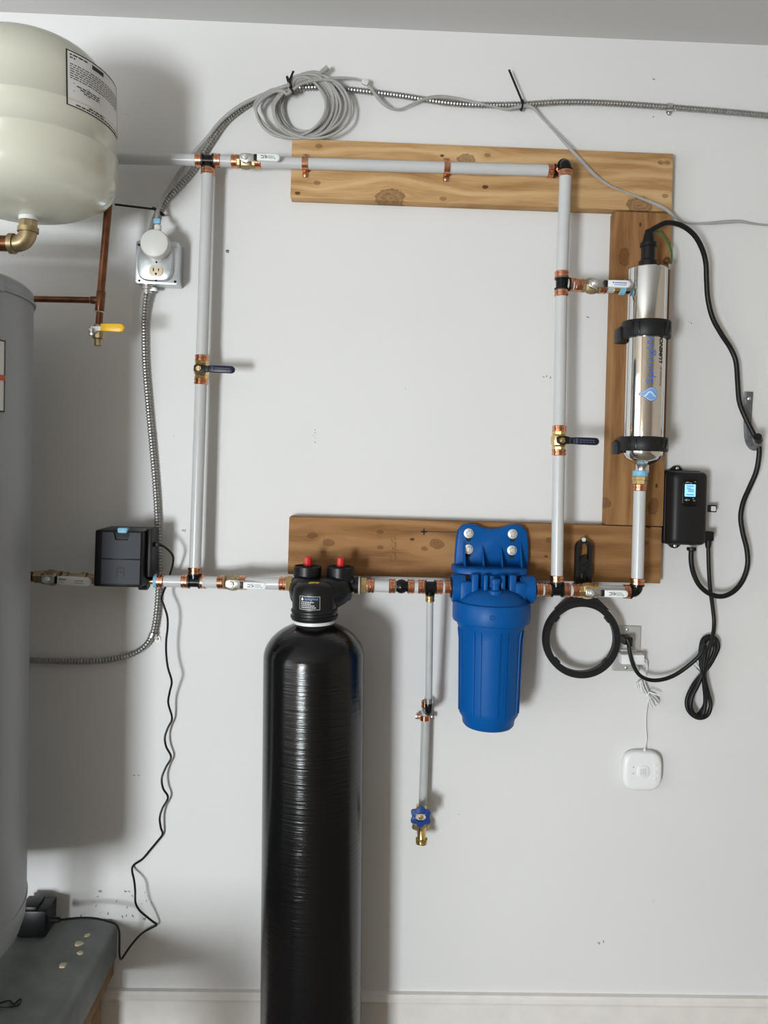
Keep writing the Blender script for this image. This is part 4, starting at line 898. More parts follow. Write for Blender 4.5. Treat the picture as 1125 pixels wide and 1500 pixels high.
# ------------------------------------------------------------------ wall outlet, adapter and leak sensor
pc = at(918, 950, 0.005); 
t = thing('outlet_plate', 'grey metal wall outlet plate partly behind the wrench ring', 'outlet', V((pc.x, 0, pc.z)))
pw, ph = 0.070, 0.114
pl_ = obj('plate', MB().prism(rrect(pw, ph, 0.003, 3), V((pc.x, -0.0005, pc.z)), X, Z, 0.0055, 0.0016, n=N), 'grey_plate', t)
for s in (-1, 1):
    obj('receptacle', MB().prism(rrect(0.034, 0.029, 0.012, 4), V((pc.x, -0.006, pc.z+s*0.0195)), X, Z, 0.002, 0.0006, n=N), 'warm_white_plastic', t)
    obj('screw', MB().lathe([(0.0036, 0), (0.0036, 0.001), (0.002, 0.002)], V((pc.x, -0.006, pc.z+s*0.048)), N, 12), 'steel', t)
ac = at(925.5, 965, 0.030)
t = thing('usb_adapter', 'white plug-in power adapter on the wall outlet', 'adapter', ac)
obj('body', MB().bbox(V((ac.x, -0.024, ac.z)), 0.058, 0.032, 0.025, 0.003), 'white_plastic', t); obj('plug_face', MB().bbox(V((ac.x-0.002, -0.008, ac.z+0.004)), 0.040, 0.012, 0.030, 0.003), 'warm_white_plastic', t)
sn = at(942, 1130, 0.022); t = thing('leak_sensor', 'white rounded-square water sensor unit hanging on the wall', 'sensor', V((sn.x, 0, sn.z)))
def sq(r, p, n=48):
    o = []
    for k in range(n):
        a = 2*math.pi*k/n; ca, sa = math.cos(a), math.sin(a); o.append((r*math.copysign(abs(ca)**(2/p), ca), r*math.copysign(abs(sa)**(2/p), sa)))
    return o
mbs = MB(); vv = []; n = 48
for d_, r_ in ((0.002, 0.0465), (0.006, 0.049), (0.016, 0.0490), (0.021, 0.0475), (0.0235, 0.043), (0.0240, 0.036), (0.0236, 0.024)): vv += [V((sn.x+a, -d_, sn.z+b_)) for a, b_ in sq(r_, 3.4 if r_ > 0.03 else 2.4)]
mbs.add(vv, [[i*n+k, i*n+(k+1) % n, (i+1)*n+(k+1) % n, (i+1)*n+k] for i in range(6) for k in range(n)]+[list(range(n))[::-1], [6*n+k for k in range(n)]])
bo = obj('body', mbs, 'white_plastic', t, smooth=60)
M.setdefault('soft_grey', mat('soft_grey', (0.55, 0.56, 0.56), 0.5))
obj('centre_badge', MB().prism(sq(0.0155, 3), V((sn.x, -0.0230, sn.z)), X, Z, 0.0022, 0.001, n=N), 'white_plastic', t)
bd = MB()
for x_ in (-0.006, -0.001, 0.004): bd.box(V((sn.x+x_, -0.0253, sn.z)), 0.0022, 0.0004, 0.016)
obj('badge_mark', bd, 'soft_grey', t, smooth=0)
for k in range(3):
    obj('button', MB().prism(circ(0.0045, 16), V((sn.x+0.031, -0.0236, sn.z+(k-1)*0.0165)), X, Z, 0.0012, 0.0005, n=N), 'soft_grey' if 0 else 'white_plastic', t)
    obj('button_mark', MB().box(V((sn.x+0.031, -0.0250, sn.z+(k-1)*0.0165)), 0.0045, 0.0004, 0.0012), 'soft_grey', t, smooth=0)
    if k != 1: obj('indicator', MB().prism(circ(0.0012, 10), V((sn.x-0.025, -0.0236, sn.z+(k-1)*0.008+0.003)), X, Z, 0.0008, n=N), 'ink_green', t, smooth=0)
t = thing('sensor_cord', 'thin white cord tied in a bundle above the white sensor', 'cord', at(950, 1018, 0.02))
cw = [(938, 968, 0.026), (944, 968, 0.02), (948, 974, 0.014), (947, 986, 0.010), (944, 998, 0.012), (948, 1010, 0.016), (950, 1018, 0.018), (948, 1032, 0.014), (946, 1050, 0.008), (946, 1068, 0.007), (947, 1082, 0.008), (945, 1094, 0.012), (944, 1102, 0.014)]
obj('cord', MB().tube(path(cw, 6), 0.0019, 8).tube([at(944.5, 1096, 0.014), at(944, 1104, 0.014)], 0.0034, 10), 'cable_white', t)
lp = MB(); ctr_ = (949, 1017)
for k in range(7):
    o1 = (k-3)*1.5; a = (931+rnd.uniform(-1, 3)+k*0.9, 1006-k*1.1); b_ = (965-rnd.uniform(-2, 4)+(-k)*0.6, 1024+k*1.7)
    dz = 0.012+0.002*k
    pts = [at(ctr_[0], ctr_[1]+o1*0.5, dz), at((ctr_[0]+a[0])/2-1, (ctr_[1]+a[1])/2-3+o1*0.6, dz), at(a[0]+1, a[1]-2, dz), at(a[0]-0.5, a[1]+1, dz), at((ctr_[0]+a[0])/2-2, (ctr_[1]+a[1])/2+3+o1*0.6, dz), at(*ctr_, dz), at((ctr_[0]+b_[0])/2, (ctr_[1]+b_[1])/2-2+o1*0.5, dz), at(*b_, dz), at(b_[0]-2, b_[1]+3, dz), at((ctr_[0]+b_[0])/2-2, (ctr_[1]+b_[1])/2+3+o1*0.5, dz)]
    lp.tube(spline(pts, 5, closed=True), 0.0018, 7, closed=True)
obj('bundle', lp, 'cable_white', t); obj('tie', MB().ribbon([at(947, 1020, 0.030), at(951, 1014, 0.032), at(966, 1019, 0.030)], 0.003, 0.0012, Z), 'white_plastic', t)

# ------------------------------------------------------------------ steel outlet box on the left
OB = 0.050; oc = at(230.5, 385, OB); ow = 0.104
t = thing('outlet_box', 'galvanised steel outlet box with one ivory socket on the wall', 'outlet box', V((oc.x, 0, oc.z-ow/2)))
obj('box', MB().bbox(V((oc.x, -OB/2, oc.z)), ow-0.002, OB-0.001, ow-0.002, 0.003), 'galvanized', t)
cvr = obj('cover', MB().prism(rrect(ow, ow, 0.007, 3), V((oc.x, -OB, oc.z)), X, Z, 0.0022, 0.0008, n=N), 'galvanized', t)
rp = [(math.copysign(abs(math.cos(a))**0.55, math.cos(a))*0.0465, math.copysign(abs(math.sin(a))**0.55, math.sin(a))*0.0495) for a in [2*math.pi*k/48 for k in range(48)]]
obj('raised_plate', MB().prism([(a*0.93, b_*0.93-0.001) for a, b_ in rp], V((oc.x-0.002, -OB-0.002, oc.z)), X, Z, 0.011, 0.004, n=N), 'galvanized', cvr)
def recep(c):
    return MB().prism([(0.0165*math.cos(a), max(-0.0132, min(0.0132, 0.0172*math.sin(a)))) for a in [2*math.pi*k/32 for k in range(32)]], c, X, Z, 0.0025, 0.0008, n=N)
rc = V((at(229, 397, OB+0.012).x, -OB-0.0128, at(229, 397, OB+0.014).z))
r_ = obj('socket', recep(rc), 'ivory', t)
sl = MB().box(rc+N*0.0026+X*-0.0062+Z*0.003, 0.0026, 0.0006, 0.0082).box(rc+N*0.0026+X*0.0062+Z*0.003, 0.0022, 0.0006, 0.0066); sl.prism(circ(0.0027, 12), rc+N*0.0023-Z*0.007, X, Z, 0.0006, n=N)
obj('slots', sl, 'hole', r_, smooth=0)
obj('socket', recep(rc+Z*0.0385), 'ivory', t)
for px, py in ((204, 359), (257.5, 361), (204.5, 411.5), (257, 413)): obj('cover_screw', MB().lathe([(0.0032, 0), (0.0032, 0.0012), (0.0015, 0.0018)], V((at(px, py, OB).x, -OB-0.0022, at(px, py, OB).z)), N, 10), 'hole' if (px, py) != (257.5, 361) else 'steel', cvr)
for py in (384.5, 411): obj('plate_screw', MB().lathe([(0.0026, 0), (0.0026, 0.0014), (0.0012, 0.002)], V((rc.x, -OB-0.0126, at(228, py, OB+0.01).z)), N, 10), 'hole', cvr)
cn = obj('conduit_clamp', MB().lathe([(0.013, 0), (0.013, 0.010), (0.011, 0.011), (0.011, 0.020)], at(216, 418, 0.028), -Z, 16).bbox(at(225, 424, 0.030), 0.018, 0.010, 0.008, 0.002), 'steel', t)
lid_c = V((at(226, 356, 0.095).x, -OB-0.016, at(226, 356, 0.095).z))
t = thing('plug_adapter', 'round off-white plug-in unit on the top socket of the steel box', 'adapter', lid_c)
obj('body', MB().lathe([(0.030, 0), (0.0335, 0.003), (0.0335, 0.026), (0.0320, 0.030), (0.028, 0.032), (0, 0.0325)], lid_c, N, 40), 'warm_white_plastic', t)
obj('cord_stub', MB().lathe([(0.0085, 0.025), (0.0085, 0.046), (0.0065, 0.048)], lid_c+N*0.014+X*0.003, Z, 16), 'warm_white_plastic', t)
obj('tape_flag', MB().bbox(at(230, 324, 0.068), 0.016, 0.006, 0.012, 0.0015), 'blue_tape', t)

# ------------------------------------------------------------------ flexible steel conduit and grey cable
def conduit(label, tr, r=0.0078):
    p = path(tr, 10); L_ = 0; acc = [0]
    for a, b_ in zip(p, p[1:]): L_ += (b_-a).length; acc.append(L_)
    step = 0.0019; n = int(L_/step); pts, rr = [], []; j = 0
    for i in range(n+1):
        s = i*step
        while j < len(acc)-2 and acc[j+1] < s: j += 1
        f = (s-acc[j])/max(1e-9, acc[j+1]-acc[j]); pts.append(p[j].lerp(p[j+1], min(1, f))); rr.append(r*(1.0, 0.95, 0.66, 0.95)[i % 4])
    o = obj('steel_conduit', MB().tube(pts, rr, 12), 'conduit_steel', loc=pts[0], smooth=20); return tag(o, label, 'conduit', 'flexible steel conduits')
conduit('flexible steel conduit dropping from the outlet box and turning behind the heater', [(216, 425, 0.03), (213, 445, 0.022), (211.5, 475, 0.014), (212.5, 530, 0.012), (217, 590, 0.012), (222.5, 650, 0.012), (227.5, 710, 0.012), (231, 770, 0.012), (232.5, 820, 0.012), (232, 865, 0.012), (228.5, 905, 0.012), (222, 932, 0.013), (208, 950, 0.012), (185, 961, 0.012), (150, 967.5, 0.012), (100, 969, 0.012), (40, 967.5, 0.012), (0, 967, 0.012)])
conduit('flexible steel conduit arching from the outlet box across the wall to the right edge', [(222, 352, 0.030), (222.5, 336, 0.022), (229, 315, 0.014), (242, 294, 0.012), (262, 273, 0.012), (281, 251, 0.012), (296, 228, 0.012), (312, 203, 0.012), (330, 178, 0.012), (352, 160, 0.012), (378, 144, 0.012), (410, 133, 0.012), (440, 128.5, 0.012), (480, 128, 0.012), (530, 133, 0.012), (590, 140.5, 0.012), (650, 150, 0.012), (700, 153.5, 0.012), (760, 153, 0.012), (830, 149.5, 0.012), (900, 151.5, 0.012), (980, 157, 0.013), (1050, 162.5, 0.012), (1100, 167, 0.012), (1160, 173, 0.012)])
t = thing('cable_coil', 'coil of grey cable tied to the conduit above the pine board', 'cable', at(446, 155, 0.02))
RC = 0.0034
tail = [(230, 322, 0.060), (231, 310, 0.045), (238, 293, 0.030), (252, 270, 0.026), (268, 245, 0.022), (286, 222, 0.022), (305, 200, 0.022), (325, 176, 0.024), (350, 156, 0.028), (380, 141, 0.030), (405, 131, 0.032), (428, 123, 0.034)]
obj('tail', MB().tube(path(tail, 6), 0.0048, 10), 'cable_grey', t)
lo = MB()
for k in range(14):
    ox, oy = rnd.uniform(-4, 4), rnd.uniform(-3, 3)
    if k < 10: rx, ry, cx_, cy_ = 36+k*1.35+rnd.uniform(-1.5, 1.5), 38+k*1.1+rnd.uniform(-2, 2), 445+ox*0.8, 155+oy*0.6
    else: rx, ry, cx_, cy_ = ((58, 50, 432, 152), (66, 50, 440, 154), (51, 47, 425, 155), (56, 47, 458, 157))[k-10]
    ph = rnd.uniform(0, 6); pts = []
    for j in range(12):
        a = 2*math.pi*j/12; x_ = cx_+rx*math.cos(a)*(1+0.03*math.sin(3*a+ph)); y_ = cy_+ry*math.sin(a)*(1+0.03*math.cos(2*a+ph))
        # every loop is gathered at the black tie, up on the left
        g = max(0, math.cos(a-math.radians(238)))**6; x_ = x_*(1-g)+(424+rnd.uniform(-3, 3))*g; y_ = y_*(1-g)+(126+k*0.9)*g
        pts.append(at(x_, y_, 0.016+0.0021*k+0.004*math.sin(a*2+ph)))
    lo.tube(spline(pts, 7, closed=True), RC, 9, closed=True)
obj('loops', lo, 'cable_grey', t)
obj('taped_end', MB().tube(path([(428, 121, 0.036), (442, 110, 0.036), (458, 106, 0.034), (468, 107, 0.032), (474, 104, 0.03)], 6), 0.0045, 10).tube([at(472, 105.5, 0.03), at(480, 99, 0.03)], 0.0066, 10), 'cable_grey', t)
lead = [(452, 121, 0.036), (470, 117, 0.034), (490, 115, 0.03), (510, 114.5, 0.026), (526, 117, 0.024), (538, 124, 0.024), (549, 137, 0.026), (560, 150, 0.028), (572, 158.5, 0.026), (585, 160, 0.024), (600, 154, 0.024), (618, 146, 0.024), (640, 142, 0.02), (665, 144, 0.018), (695, 150, 0.020), (722, 156, 0.022), (742, 160, 0.022), (758, 157, 0.024), (772, 155, 0.024), (783, 160, 0.026), (794, 173, 0.03), (810, 190, 0.034), (830, 212, 0.044), (852, 236, 0.046), (872, 257, 0.046), (893, 272, 0.046), (915, 281, 0.046), (938, 290, 0.046), (960, 299, 0.046), (976, 307, 0.046), (988, 317, 0.036), (1000, 325, 0.014), (1015, 327.5, 0.008), (1040, 327, 0.008), (1065, 325, 0.008), (1085, 324.5, 0.010), (1100, 327, 0.010), (1120, 329.5, 0.008), (1160, 330, 0.008)]
lpth = path(lead, 5); rl_ = [0.0036+0.0011*math.sin(i*0.23) for i in range(len(lpth))]
obj('lead', MB().tube(lpth, rl_, 9), 'cable_grey', t); obj('connector', MB().bbox(at(535, 120.5, 0.026), 0.017, 0.010, 0.014, 0.002, (X*0.9-Z*0.43), Y, (Z*0.9+X*0.43)), 'warm_white_plastic', t)
def tie(label, c, loop_r, ax, tail_to, d_tail):
    t = thing('cable_tie', label, 'cable tie', c, 'black cable ties'); ax = ax.normalized()
    obj('band', MB().lathe([(loop_r, -0.0022), (loop_r+0.0014, -0.0022), (loop_r+0.0014, 0.0022), (loop_r, 0.0022), (loop_r, -0.0022)], c, ax, 20), 'black_satin', t)
    s = c+N*(loop_r+0.001); obj('lock', MB().bbox(s, 0.007, 0.005, 0.007, 0.001), 'black_satin', t)
    e = at(*tail_to, d_tail); obj('tail', MB().ribbon([s, s.lerp(e, 0.5), e], 0.0050, 0.0014, Z if abs((e-s).x) > abs((e-s).z) else X), 'black_satin', t)
tie('black cable tie with a long tail reaching left under the cream tank', at(232, 310, 0.022), 0.0155, V((0.5, 0, 0.87)), (168, 299.5), 0.06)
tie('black cable tie gathering the grey cable coil', at(425, 125, 0.026), 0.0210, V((0.9, 0, 0.4)), (430, 104), 0.045)
tie('black cable tie with an upright tail on the top conduit', at(764, 154, 0.018), 0.0125, V((1, 0, 0)), (745.5, 102), 0.03)
obj('tail_end', MB().ribbon([at(424, 127, 0.050), at(427, 131, 0.051), at(430, 136, 0.049)], 0.005, 0.0014, X), 'black_satin', bpy.data.objects['cable_tie.001'])
for px, py, dx, dy, lb in ((980.5, 157, 0, 7.5, 'small steel conduit clip on the top conduit near the right edge'), (223.5, 930, 7, 6, 'small steel conduit clip where the lower conduit bends left')):
    c_ = at(px, py, 0.012); t = thing('conduit_clip', lb, 'clip', V((c_.x, 0, c_.z)), 'conduit clips')
    axc = V((1, 0, -0.08)) if dx == 0 else V((0.35, 0, 0.94)); axc.normalize(); R_ = 0.0092; sdv = (Z if dx == 0 else -X*0.94+Z*0.35)
    pts = [c_+sdv*(R_*math.cos(a))+N*(R_*math.sin(a)) for a in [math.pi*k/10 for k in range(11)]]; obj('band', MB().ribbon(pts, 0.012, 0.0015, axc), 'steel', t)
    e = at(px+dx, py+dy, 0.004); obj('tab', MB().prism(circ(0.0075, 16), V((e.x, -0.001, e.z)), X, Z, 0.002, n=N), 'washer_white' if dx else 'steel', t)
    obj('screw', MB().lathe([(0.0032, 0), (0.0032, 0.0016), (0.0015, 0.0026)], V((e.x, -0.003, e.z)), N, 10), 'dull_brass' if dx else 'steel', t)

# thin black cord from the shutoff box to its adapter on the stand
cd = [(222, 797, 0.075), (229, 796.5, 0.074), (238, 799.5, 0.070), (247, 806, 0.062), (253.5, 815, 0.052), (253, 827, 0.044), (249.5, 840, 0.040), (245, 854, 0.040), (239.5, 867, 0.044), (236.5, 877, 0.05), (240, 887, 0.052), (245, 903, 0.053), (245.5, 920, 0.053), (243.5, 938, 0.052), (243.5, 958, 0.050), (246, 978, 0.05), (251.5, 998, 0.048), (248.5, 1014, 0.042), (246.5, 1030, 0.034), (252, 1052, 0.016), (246, 1066, 0.018), (241.5, 1080, 0.022), (243.5, 1094, 0.020), (250.5, 1109, 0.014), (243, 1124, 0.020), (237, 1140, 0.026), (239, 1155, 0.024), (246, 1168, 0.016), (238, 1184, 0.018), (234, 1198, 0.020), (235.5, 1212, 0.016), (238, 1222, 0.008), (230, 1233, 0.008), (220, 1245, 0.008), (208, 1259, 0.007), (196, 1267, 0.006), (193.5, 1275, 0.012), (196.5, 1290, 0.03), (198, 1305, 0.045), (198.5, 1322, 0.050), (204, 1333, 0.045), (214, 1342, 0.035), (224, 1350, 0.022), (229.5, 1354.5, 0.012), (222, 1359, 0.012), (208, 1367, 0.02), (195, 1381, 0.03), (184, 1396, 0.045), (177.5, 1405, 0.06), (175, 1398, 0.075), (175, 1380, 0.085), (174.5, 1364, 0.088), (170, 1354.5, 0.082), (158, 1349.5, 0.078), (140, 1345.5, 0.075), (120, 1344.5, 0.075), (100, 1346, 0.075), (84, 1347.5, 0.075)]
p = path(cd, 6); o = obj('thin_cord', MB().tube(p, 0.0026, 8), 'black_rubber', loc=p[0]); tag(o, 'thin kinked black cord running down the wall from the shutoff box', 'cord')

# ------------------------------------------------------------------ cream expansion tank and its pipes
def tangent_centre(px, py, d, r):
    qd = at(px, py, d)-V((0, -D, EYE)); dy_ = qd.y/math.hypot(qd.x, qd.y); e = at(px, py, d); return V((e.x-r/dy_, -d, e.z))
ER, ED = 0.180, 0.285; ec = tangent_centre(172, 215, ED, ER); eu = V((-0.045, 0, 1)).normalized()
def ez(py): return at(60, py, ED).z-ec.z
t = thing('expansion_tank', 'cream enamelled pressure tank hung high at the left edge', 'pressure tank', ec+Z*ez(300))
zt_, zb_ = 0.205, -0.165
zb_ = -0.150; zt_ = 0.215
pr = [(0.018, zb_-0.006)]
for k in range(1, 13): a = math.pi/2*k/12; pr.append((ER*math.sin(a)**0.7, zb_+0.075*(1-math.cos(a))))
pr += [(ER, -0.028), (ER+0.0022, -0.026), (ER+0.0022, -0.023), (ER, -0.020), (ER, 0.034), (ER+0.0018, 0.036), (ER+0.0018, 0.039), (ER-0.001, 0.042), (ER-0.001, zt_-0.115)]
for k in range(1, 15): a = math.pi/2*k/14; pr.append(((ER-0.001)*math.cos(a)**0.85 if k < 14 else 0, zt_-0.115+0.115*math.sin(a)))
obj('shell', MB().lathe(pr, ec, eu, 80), 'tank_enamel', t, smooth=50)
obj('outlet', MB().lathe([(0.019, 0.002), (0.019, 0.012), (0.017, 0.013)], ec+eu*(zb_-0.016), eu, 20), 'washer_white', t)
def wrapE(a, b, off=0.0006): th = a/ER; return ec+eu*b+X*((ER+off)*math.sin(th))+N*((ER+off)*math.cos(th))
# paper label on the right flank
l0, l1, h0_, h1_ = 0.145, 0.320, 0.030, 0.140
lab = obj('label', patch(l0, l1, h0_, h1_, lambda a, b, o: wrapE(a, b, 0.001+o), 0.0005, 16), 'paper', t)
bd = MB()
for w0, w1, a0, a1 in ((l0, l1, h1_-0.0022, h1_), (l0, l1, h0_, h0_+0.0022), (l0, l0+0.0030, h0_, h1_), (l1-0.003, l1, h0_, h1_)):
    p_ = patch(w0, w1, a0, a1, lambda a, b, o: wrapE(a, b, 0.0018), 0, 12); bd.add(p_.v, p_.f)
def dash(y_, x0, x1, th, lo_=0.004, hi_=0.011):
    x_ = x0
    while x_ < x1:
        wd_ = rnd.uniform(lo_, hi_); p_ = patch(x_, min(x1, x_+wd_), y_-th/2, y_+th/2, lambda a, b, o: wrapE(a, b, 0.0018), 0, 2); bd.add(p_.v, p_.f); x_ += wd_+0.0022
dash(h1_-0.0075, l0+0.008, l0+0.050, 0.0028); dash(h1_-0.0135, l0+0.008, l0+0.020, 0.0024); dash(h1_-0.0105, l0+0.060, l0+0.095, 0.0085, 0.03, 0.05)
for k in range(7): dash(h1_-0.026-k*0.0046, l0+0.008, l1-0.010, 0.0017)
dash(h1_-0.0625, l0+0.014, l0+0.085, 0.0009, 0.2, 0.3); dash(h1_-0.0775, l0+0.014, l0+0.085, 0.0009, 0.2, 0.3)
for k in range(3): dash(h1_-0.0660-k*0.0042, l0+0.022+k*0.008, l0+0.080, 0.0022, 0.006, 0.012)
dash(h0_+0.0110, l0+0.050, l0+0.095, 0.0030); dash(h0_+0.0062, l0+0.020, l1-0.012, 0.0026)
obj('label_print', bd, 'ink', lab, smooth=0)

ep = ec+eu*(zb_-0.018)
ez1 = at(49, 358, ED).z; cE = V((ep.x, ep.y, ez1))
t = thing('brass_elbow', 'brass pipe elbow below the cream tank', 'pipe fitting', cE)
obj('neck', MB().lathe([(0.0150, 0.004), (0.0195, 0.002), (0.0195, -0.010), (0.0150, -0.012)], V((cE.x, cE.y, ep.z)), Z, 8), 'dull_brass', t, smooth=25)
em = MB().tube([V((cE.x, cE.y, ep.z-0.010))]+[V((cE.x-0.026+0.026*math.cos(k*math.pi/16), cE.y, ez1+0.026-0.026*math.sin(k*math.pi/16))) for k in range(9)]+[V((cE.x-0.034, cE.y, ez1))], 0.0178, 20)
em.lathe([(0.0178, -0.006), (0.0215, -0.005), (0.0215, 0.005), (0.0178, 0.006)], V((cE.x, cE.y, ez1+0.030)), Z, 24); em.lathe([(0.0178, -0.006), (0.0215, -0.005), (0.0215, 0.005), (0.0178, 0.006)], V((cE.x-0.032, cE.y, ez1)), X, 24)
obj('body', em, 'dull_brass', t)
pipe('brown copper pipe running left from the brass elbow under the cream tank', [V((cE.x-0.034, cE.y, ez1)), V((cE.x-0.40, cE.y, ez1-0.004))], r=0.0165, m='old_copper', group='brown copper pipes')
CD = 0.150
cj, cu_, cd_ = at(147, 440, CD), at(162, 262, CD), at(144.5, 480, CD)
pipe('brown copper upright pipe behind the cream tank', [cu_, cj+Z*0.010], r=0.0088, m='old_copper', group='brown copper pipes')
pipe('brown copper pipe from the grey heater to the small copper tee', [at(30, 437.5, CD), cj-X*0.012], r=0.0072, m='old_copper', group='brown copper pipes')
t = thing('copper_tee', 'soldered copper tee above the yellow-handled valve', 'pipe fitting', cj)
axu = (cu_-cj).normalized()
obj('body', MB().lathe([(0.0095, -0.026), (0.0102, -0.025), (0.0102, 0.020), (0.0095, 0.021)], cj, axu, 18).lathe([(0.0085, 0.004), (0.0088, 0.020), (0.0078, 0.022)], cj, -X, 18), 'old_copper', t)
obj('solder_bead', MB().lathe([(0.0098, -0.0275), (0.0106, -0.0265), (0.0098, -0.0250)], cj, axu, 18), 'steel', t); obj('solder_bead', MB().lathe([(0.0075, 0.0205), (0.0086, 0.0215), (0.0075, 0.0230)], cj, -X, 18), 'dull_brass', t)
pipe('short brown copper stub between the copper tee and the yellow-handled valve', [cj-Z*0.02, cd_], r=0.0080, m='old_copper', group='brown copper pipes')
vy = at(144, 487, CD); t = thing('drain_valve', 'small tarnished valve with yellow lever left of the steel outlet box', 'valve', vy)
obj('body', MB().lathe([(0.010, 0.018), (0.0115, 0.016), (0.0115, 0.006), (0.0135, 0.004), (0.0150, -0.006), (0.0120, -0.014), (0.0085, -0.016), (0.0085, -0.030), (0.006, -0.031)], vy, Z, 10), 'dull_brass', t, smooth=30)
obj('stem', MB().lathe([(0.007, 0), (0.007, 0.020), (0.005, 0.022)], vy, N-X*0.3, 6), 'steel', t, smooth=20)
hs = vy+N*0.018
hy = obj('handle', MB().box(hs+X*0.004+Z*0.006, 0.030, 0.003, 0.010).bbox(hs-X*0.010-Z*0.002, 0.012, 0.006, 0.016, 0.002), 'steel', t)
obj('grip', MB().prism([(0.012, -0.0085), (0.012, 0.0085), (0.052, 0.0098)]+[(0.056+0.0095*math.cos(a), 0.0095*math.sin(a)) for a in [math.pi/2-math.pi*k/8 for k in range(9)]]+[(0.052, -0.0098)], hs+Z*0.009-N*0.003, X, Z, 0.008, 0.002, n=N), 'yellow_vinyl', hy)

# ------------------------------------------------------------------ grey water heater
HR, HD = 0.275, 0.375; hc = tangent_centre(46.5, 700, HD, HR); hu = V((-0.019, 0, 1)).normalized()
zpad = at(173, 1346, 0).z
htop = at(46, 438, HD).z; hbot = at(40, 1400, HD).z
s1, s0 = (htop-hc.z)/hu.z, (hbot-hc.z)/hu.z
t = thing('water_heater', 'large grey cylindrical water heater at the left edge', 'water heater', hc+hu*s0)
obj('jacket', MB().lathe([(HR*0.7, s0-0.004), (HR-0.03, s0), (HR-0.008, s0+0.012), (HR-0.002, s0+0.03), (HR, s0+0.05), (HR, s1-0.002)], hc, hu, 96), 'heater_jacket', t)
obj('top_cap', MB().lathe([(HR-0.01, s1-0.004), (HR+0.004, s1-0.003), (HR+0.005, s1+0.001), (HR+0.001, s1+0.004), (HR-0.001, s1+0.022), (HR-0.012, s1+0.032), (HR-0.04, s1+0.038), (0, s1+0.045)], hc, hu, 96), 'heater_jacket', t, smooth=45)
obj('bottom_band', MB().lathe([(HR-0.001, s0+0.062), (HR+0.002, s0+0.064), (HR+0.002, s0+0.070), (HR-0.001, s0+0.072)], hc, hu, 96), 'heater_jacket', t)
th = math.radians(52)
def hp_(a, off=0.0): return hc+X*((HR+off)*math.sin(a))+N*((HR+off)*math.cos(a))
sm = MB()
for a in (66, 72): sm.ribbon([hp_(math.radians(a), 0.0004)+hu*(s0+0.08), hp_(math.radians(a), 0.0004)+hu*(s1-0.01)], 0.003, 0.0016, X)
obj('jacket_seam', sm, 'heater_jacket', t, smooth=0)
obj('cap_clip', MB().bbox(hp_(math.radians(74), 0.002)+hu*(s1+0.012), 0.010, 0.030, 0.026, 0.002), 'heater_jacket', t)
# where on the jacket the photograph's left edge falls
best = min(range(20, 80), key=lambda g: abs(((lambda v: (v.dot(CR_)/v.dot(_fw)*F+CX))(hp_(math.radians(g))-V((0, -D, EYE))))-5))
ae = math.radians(best)
def hz(py): return (at(5, py, HD+HR*math.cos(ae)).z-hc.z)/hu.z
def wrapH(a, b, off): return hp_(ae-a/HR, 0.001+off)+hu*b
lab = obj('label', patch(0, 0.16, hz(604), hz(499), wrapH, 0.0), 'paper', t)
bd = MB()
for w0, w1, b0_, b1_ in ((0, 0.0025, hz(604), hz(499)), (0, 0.16, hz(501), hz(499)), (0, 0.16, hz(604), hz(602))): p_ = patch(w0, w1, b0_, b1_, wrapH, 0.0008); bd.add(p_.v, p_.f)
obj('label_border', bd, 'ink', lab, smooth=0); obj('label_band', patch(0.0, 0.16, hz(558), hz(550), wrapH, 0.0012), 'ink_orange', lab, smooth=0)
for a in (75, 195, 315):
    ra = math.radians(a); c_ = hc+X*(HR*0.72*math.cos(ra))+Y*(HR*0.72*math.sin(ra)); zz = (hc+hu*s0).z
    obj('leg', MB().lathe([(0.025, 0), (0.022, 0.01), (0.022, zz-zpad+0.01), (0.03, zz-zpad+0.012)], V((c_.x, c_.y, zpad)), Z, 14), 'black_satin', t)

# ------------------------------------------------------------------ stand under the heater
xe = at(173, 1346, 0).x; pt_ = zpad-at(174, 1400, 0).z; fy = -1.02; xl = hc.x-0.42
t = thing('heater_stand', 'low wooden stand with grey sheet-covered top under the heater', 'stand', V(((xl+xe)/2, -0.5, 0)))
bvs = 0.018
obj('covered_top', MB().prism([(0, 0), (xe-xl, 0), (xe-xl, pt_-bvs), (xe-xl-bvs*0.35, pt_-bvs*0.35), (xe-xl-bvs, pt_), (0, pt_)], V((xl, -0.004, zpad-pt_)), X, Z, -fy-0.004, n=N), 'stand_sheet', t)
obj('deck_board', MB().bbox(V(((xl+xe)/2-0.005, fy/2-0.002, zpad-pt_-0.019)), xe-xl+0.004, -fy-0.02, 0.036, 0.002), 'stand_wood', t)
for x_, y_ in ((xe-0.055, -0.09), (xe-0.055, fy+0.08), (xl+0.06, -0.09), (xl+0.06, fy+0.08)):
    obj('leg', MB().bbox(V((x_, y_, (zpad-pt_-0.037)/2)), 0.075, 0.075, zpad-pt_-0.038, 0.002), 'stand_wood', t)
ad = at(60, 1342, 0.055)
t = thing('power_adapter', 'black power adapter lying on the grey stand behind the heater', 'adapter', V((ad.x, ad.y, zpad)))
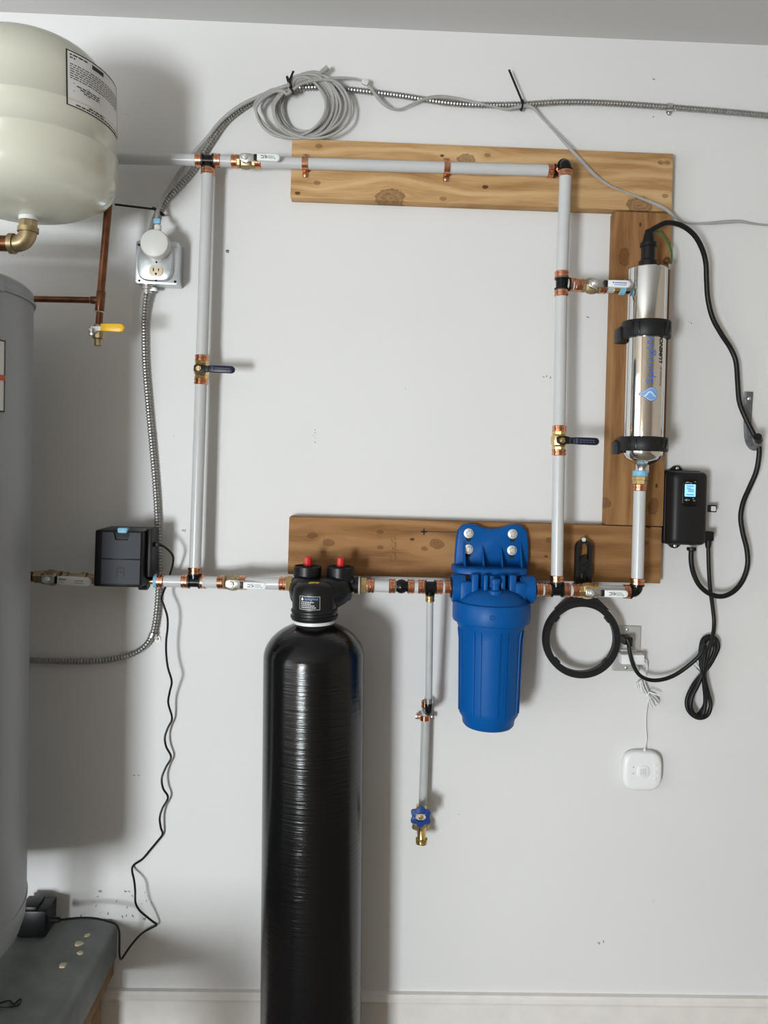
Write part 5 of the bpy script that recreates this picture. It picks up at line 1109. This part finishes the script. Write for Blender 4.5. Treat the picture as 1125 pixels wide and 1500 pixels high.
obj('body', MB().bbox(V((ad.x-0.012, -0.050, zpad+0.033)), 0.070, 0.065, 0.062, 0.004), 'black_plastic', t); obj('cap', MB().bbox(V((ad.x-0.022, -0.052, zpad+0.060)), 0.040, 0.050, 0.022, 0.003), 'black_plastic', t)
obj('strain_relief', MB().lathe([(0.009, 0), (0.007, 0.012), (0.006, 0.022)], V((at(74, 1347, 0.075).x, -0.075, at(74, 1347, 0.075).z)), X, 12), 'black_rubber', t)
def pad_at(px, py):                                           # a place on the stand's top
    v = _fw + CR_*((px-CX)/F) - CU_*((py-CY)/F); s = (zpad-EYE)/v.z; return V((0, -D, EYE))+v*s
for i, (px, py, r_, lb) in enumerate(((116, 1383, 0.010, 'pale debris flake on the stand, the brightest one in the middle'), (128, 1371, 0.008, 'small tan debris flake on the stand, nearest the wall'), (118, 1397, 0.008, 'tiny pale debris flake on the stand below the brightest one'), (92, 1415, 0.010, 'tan debris flake on the stand nearest the heater'))):
    c_ = pad_at(px, py); ol_ = [(r_*rnd.uniform(.6, 1.1)*math.cos(k*math.pi/4), r_*rnd.uniform(.6, 1.1)*math.sin(k*math.pi/4)) for k in range(8)]
    tag(obj('debris_flake', MB().prism(ol_, c_+Z*0.0003, X, Y, 0.003, 0.001), 'chip', loc=c_), lb, 'debris', 'debris flakes on the stand')
wz = [pad_at(*q_)+Z*0.003 for q_ in ((-6, 1474), (4, 1470), (14, 1468), (20, 1473), (26, 1468), (31, 1466), (27, 1474), (10, 1478), (-6, 1477))]
tag(obj('wire_scrap', MB().tube(spline(wz, 4), 0.0016, 7), 'black_rubber', loc=wz[0]), 'bent scrap of thin black wire on the stand corner', 'wire')
# lone screws in the bare wall
for px, py, lb in ((333, 368, 'small screw head in the bare wall right of the steel outlet box'), (957, 171, 'tiny nail in the wall below the top conduit')):
    c_ = at(px, py, 0.001); r_ = 0.0042 if px == 333 else 0.0016
    o = obj('wall_screw' if px == 333 else 'wall_nail', MB().lathe([(r_, 0), (r_, 0.001), (r_*0.6, 0.0022), (0, 0.0024)], V((c_.x, -0.0001, c_.z)), N, 12), 'hook_grey', loc=c_); tag(o, lb, 'screw')
for o in bpy.data.objects:
    if '_w' in o: del o['_w']
